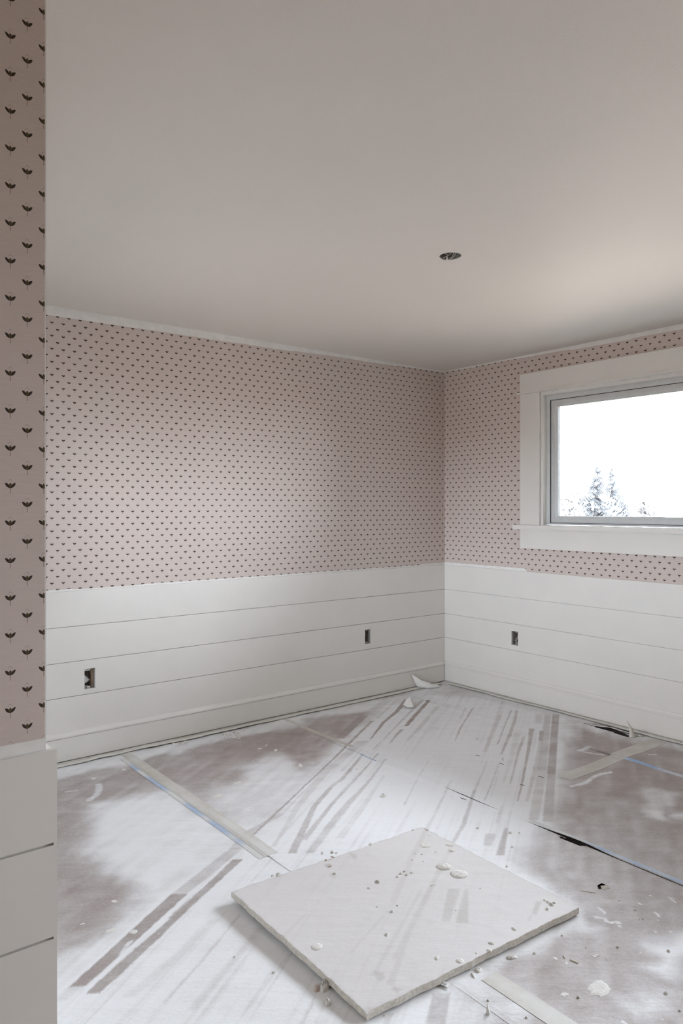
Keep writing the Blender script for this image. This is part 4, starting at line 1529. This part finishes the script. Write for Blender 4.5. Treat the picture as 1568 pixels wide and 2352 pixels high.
# flap at the small hole
x, y = ground(1386, 2041)
bm = bmesh.new()
vs = [bm.verts.new(v) for v in ((x - .012, y + .000, .001), (x + .020, y - .014, .001), (x + .024, y - .004, .007), (x - .004, y + .010, .008))]
bm.faces.new(vs)
o = obj('torn_paper_flap', bm, M['pebble'])
o.modifiers.new('thickness', 'SOLIDIFY').thickness = .0008
tag(o, 'small grey paper flap at the little torn hole', 'paper flap')

# ------------------------------------------------------------------ outside: ground and trees
bm = bmesh.new()
zg = -3.2
v = [bm.verts.new(p) for p in ((-200, -200, zg), (250, -200, zg), (250, 220, zg), (-200, 220, zg))]
bm.faces.new(v)
struct(obj('ground', bm, M['ground_out']))


def out_at(px, dist):
    a = px - CX
    return ((a * UX + F_PX * UY) / F_PX * dist, (-a * UY + F_PX * UX) / F_PX * dist)


def conifer(px, top_py, dist, spread, label, seed, mat='foliage'):
    x, y = out_at(px, dist)
    top = EYE + (HY - top_py) / F_PX * dist
    H_ = top - zg
    r = random.Random(seed)
    root = tag(empty('conifer_tree', (x, y, zg)), label, 'tree', 'trees outside the window')
    bm = bmesh.new()
    tube(bm, [(x, y, zg), (x, y, zg + H_ * .6), (x + .03, y, top - .1)], [.16, .09, .012], 8)
    adopt(obj('trunk', bm, M['bark']), root)
    bm = bmesh.new()
    levels = 60
    for i in range(levels):
        s = i / (levels - 1)
        z = zg + .5 + (H_ - .55) * s
        R_ = spread * (1 - s) ** .8 * (.7 + .5 * r.random()) + .07
        for k in range(int(4 + 9 * (1 - s))):
            a = r.random() * math.tau
            L_ = R_ * (.5 + .6 * r.random())
            dirv = Vector((math.cos(a), math.sin(a), 0))
            side = Vector((-dirv.y, dirv.x, 0))
            p0 = Vector((x, y, z + r.uniform(-.08, .08)))
            for f in range(5):                       # sprays of needles along a drooping branch
                g = (f + .6) / 5
                c_ = p0 + dirv * L_ * g + Vector((0, 0, -.30 * L_ * g * g + .05 * g * L_))
                w_ = L_ * .30 * (1.15 - g * .75) + .02
                for sgn in (-1, 1):
                    e_ = c_ + side * w_ * sgn + dirv * w_ * .5 + Vector((0, 0, -.55 * w_ - .05 * r.random()))
                    m1 = c_ + dirv * w_ * .9 + Vector((0, 0, .04))
                    m2 = c_ + side * w_ * .35 * sgn + Vector((0, 0, -.14 * r.random() - .05))
                    bm.faces.new([bm.verts.new(q) for q in (c_, m1, e_, m2)])
    adopt(obj('foliage', bm, M[mat]), root)
    return root


def shrub_tree(px, top_py, dist, spread, label, seed):
    x, y = out_at(px, dist)
    top = EYE + (HY - top_py) / F_PX * dist
    r = random.Random(seed)
    root = tag(empty('leafy_tree', (x, y, zg)), label, 'tree', 'trees outside the window')
    bm = bmesh.new()
    tube(bm, [(x, y, zg), (x + .05, y, zg + 1.5), (x, y, top - .8)], [.14, .10, .03], 8)
    adopt(obj('trunk', bm, M['bark']), root)
    bm = bmesh.new()
    hc = (top - zg) * .62
    for k in range(4200):
        a, b_ = r.random() * math.tau, math.acos(1 - 2 * r.random())
        q = r.random() ** .4
        c_ = Vector((x + spread * q * math.sin(b_) * math.cos(a), y + spread * q * math.sin(b_) * math.sin(a), top - hc * .5 + hc * .5 * q * math.cos(b_)))
        d1 = Vector((r.uniform(-1, 1), r.uniform(-1, 1), r.uniform(-1, 1))).normalized() * .10
        d2 = Vector((r.uniform(-1, 1), r.uniform(-1, 1), r.uniform(-1, 1))).normalized() * .07
        bm.faces.new([bm.verts.new(p) for p in (c_ - d1, c_ + d2, c_ + d1, c_ - d2)])
    adopt(obj('foliage', bm, M['foliage_leaf']), root)
    return root


conifer(1368, 1066, 26, 2.3, 'tallest hazy pointed conifer outside the window', 3)
conifer(1404, 1072, 33, 2.6, 'hazy conifer with a blunt top beside the tallest one', 8)
shrub_tree(1296, 1138, 20, .62, 'low pale leafy tree beyond the window frame', 4)
shrub_tree(1480, 1140, 19, .46, 'small faint leafy tree right of the conifers', 6)
shrub_tree(1335, 1108, 36, 1.1, 'round pale tree left of the tallest conifer', 9)
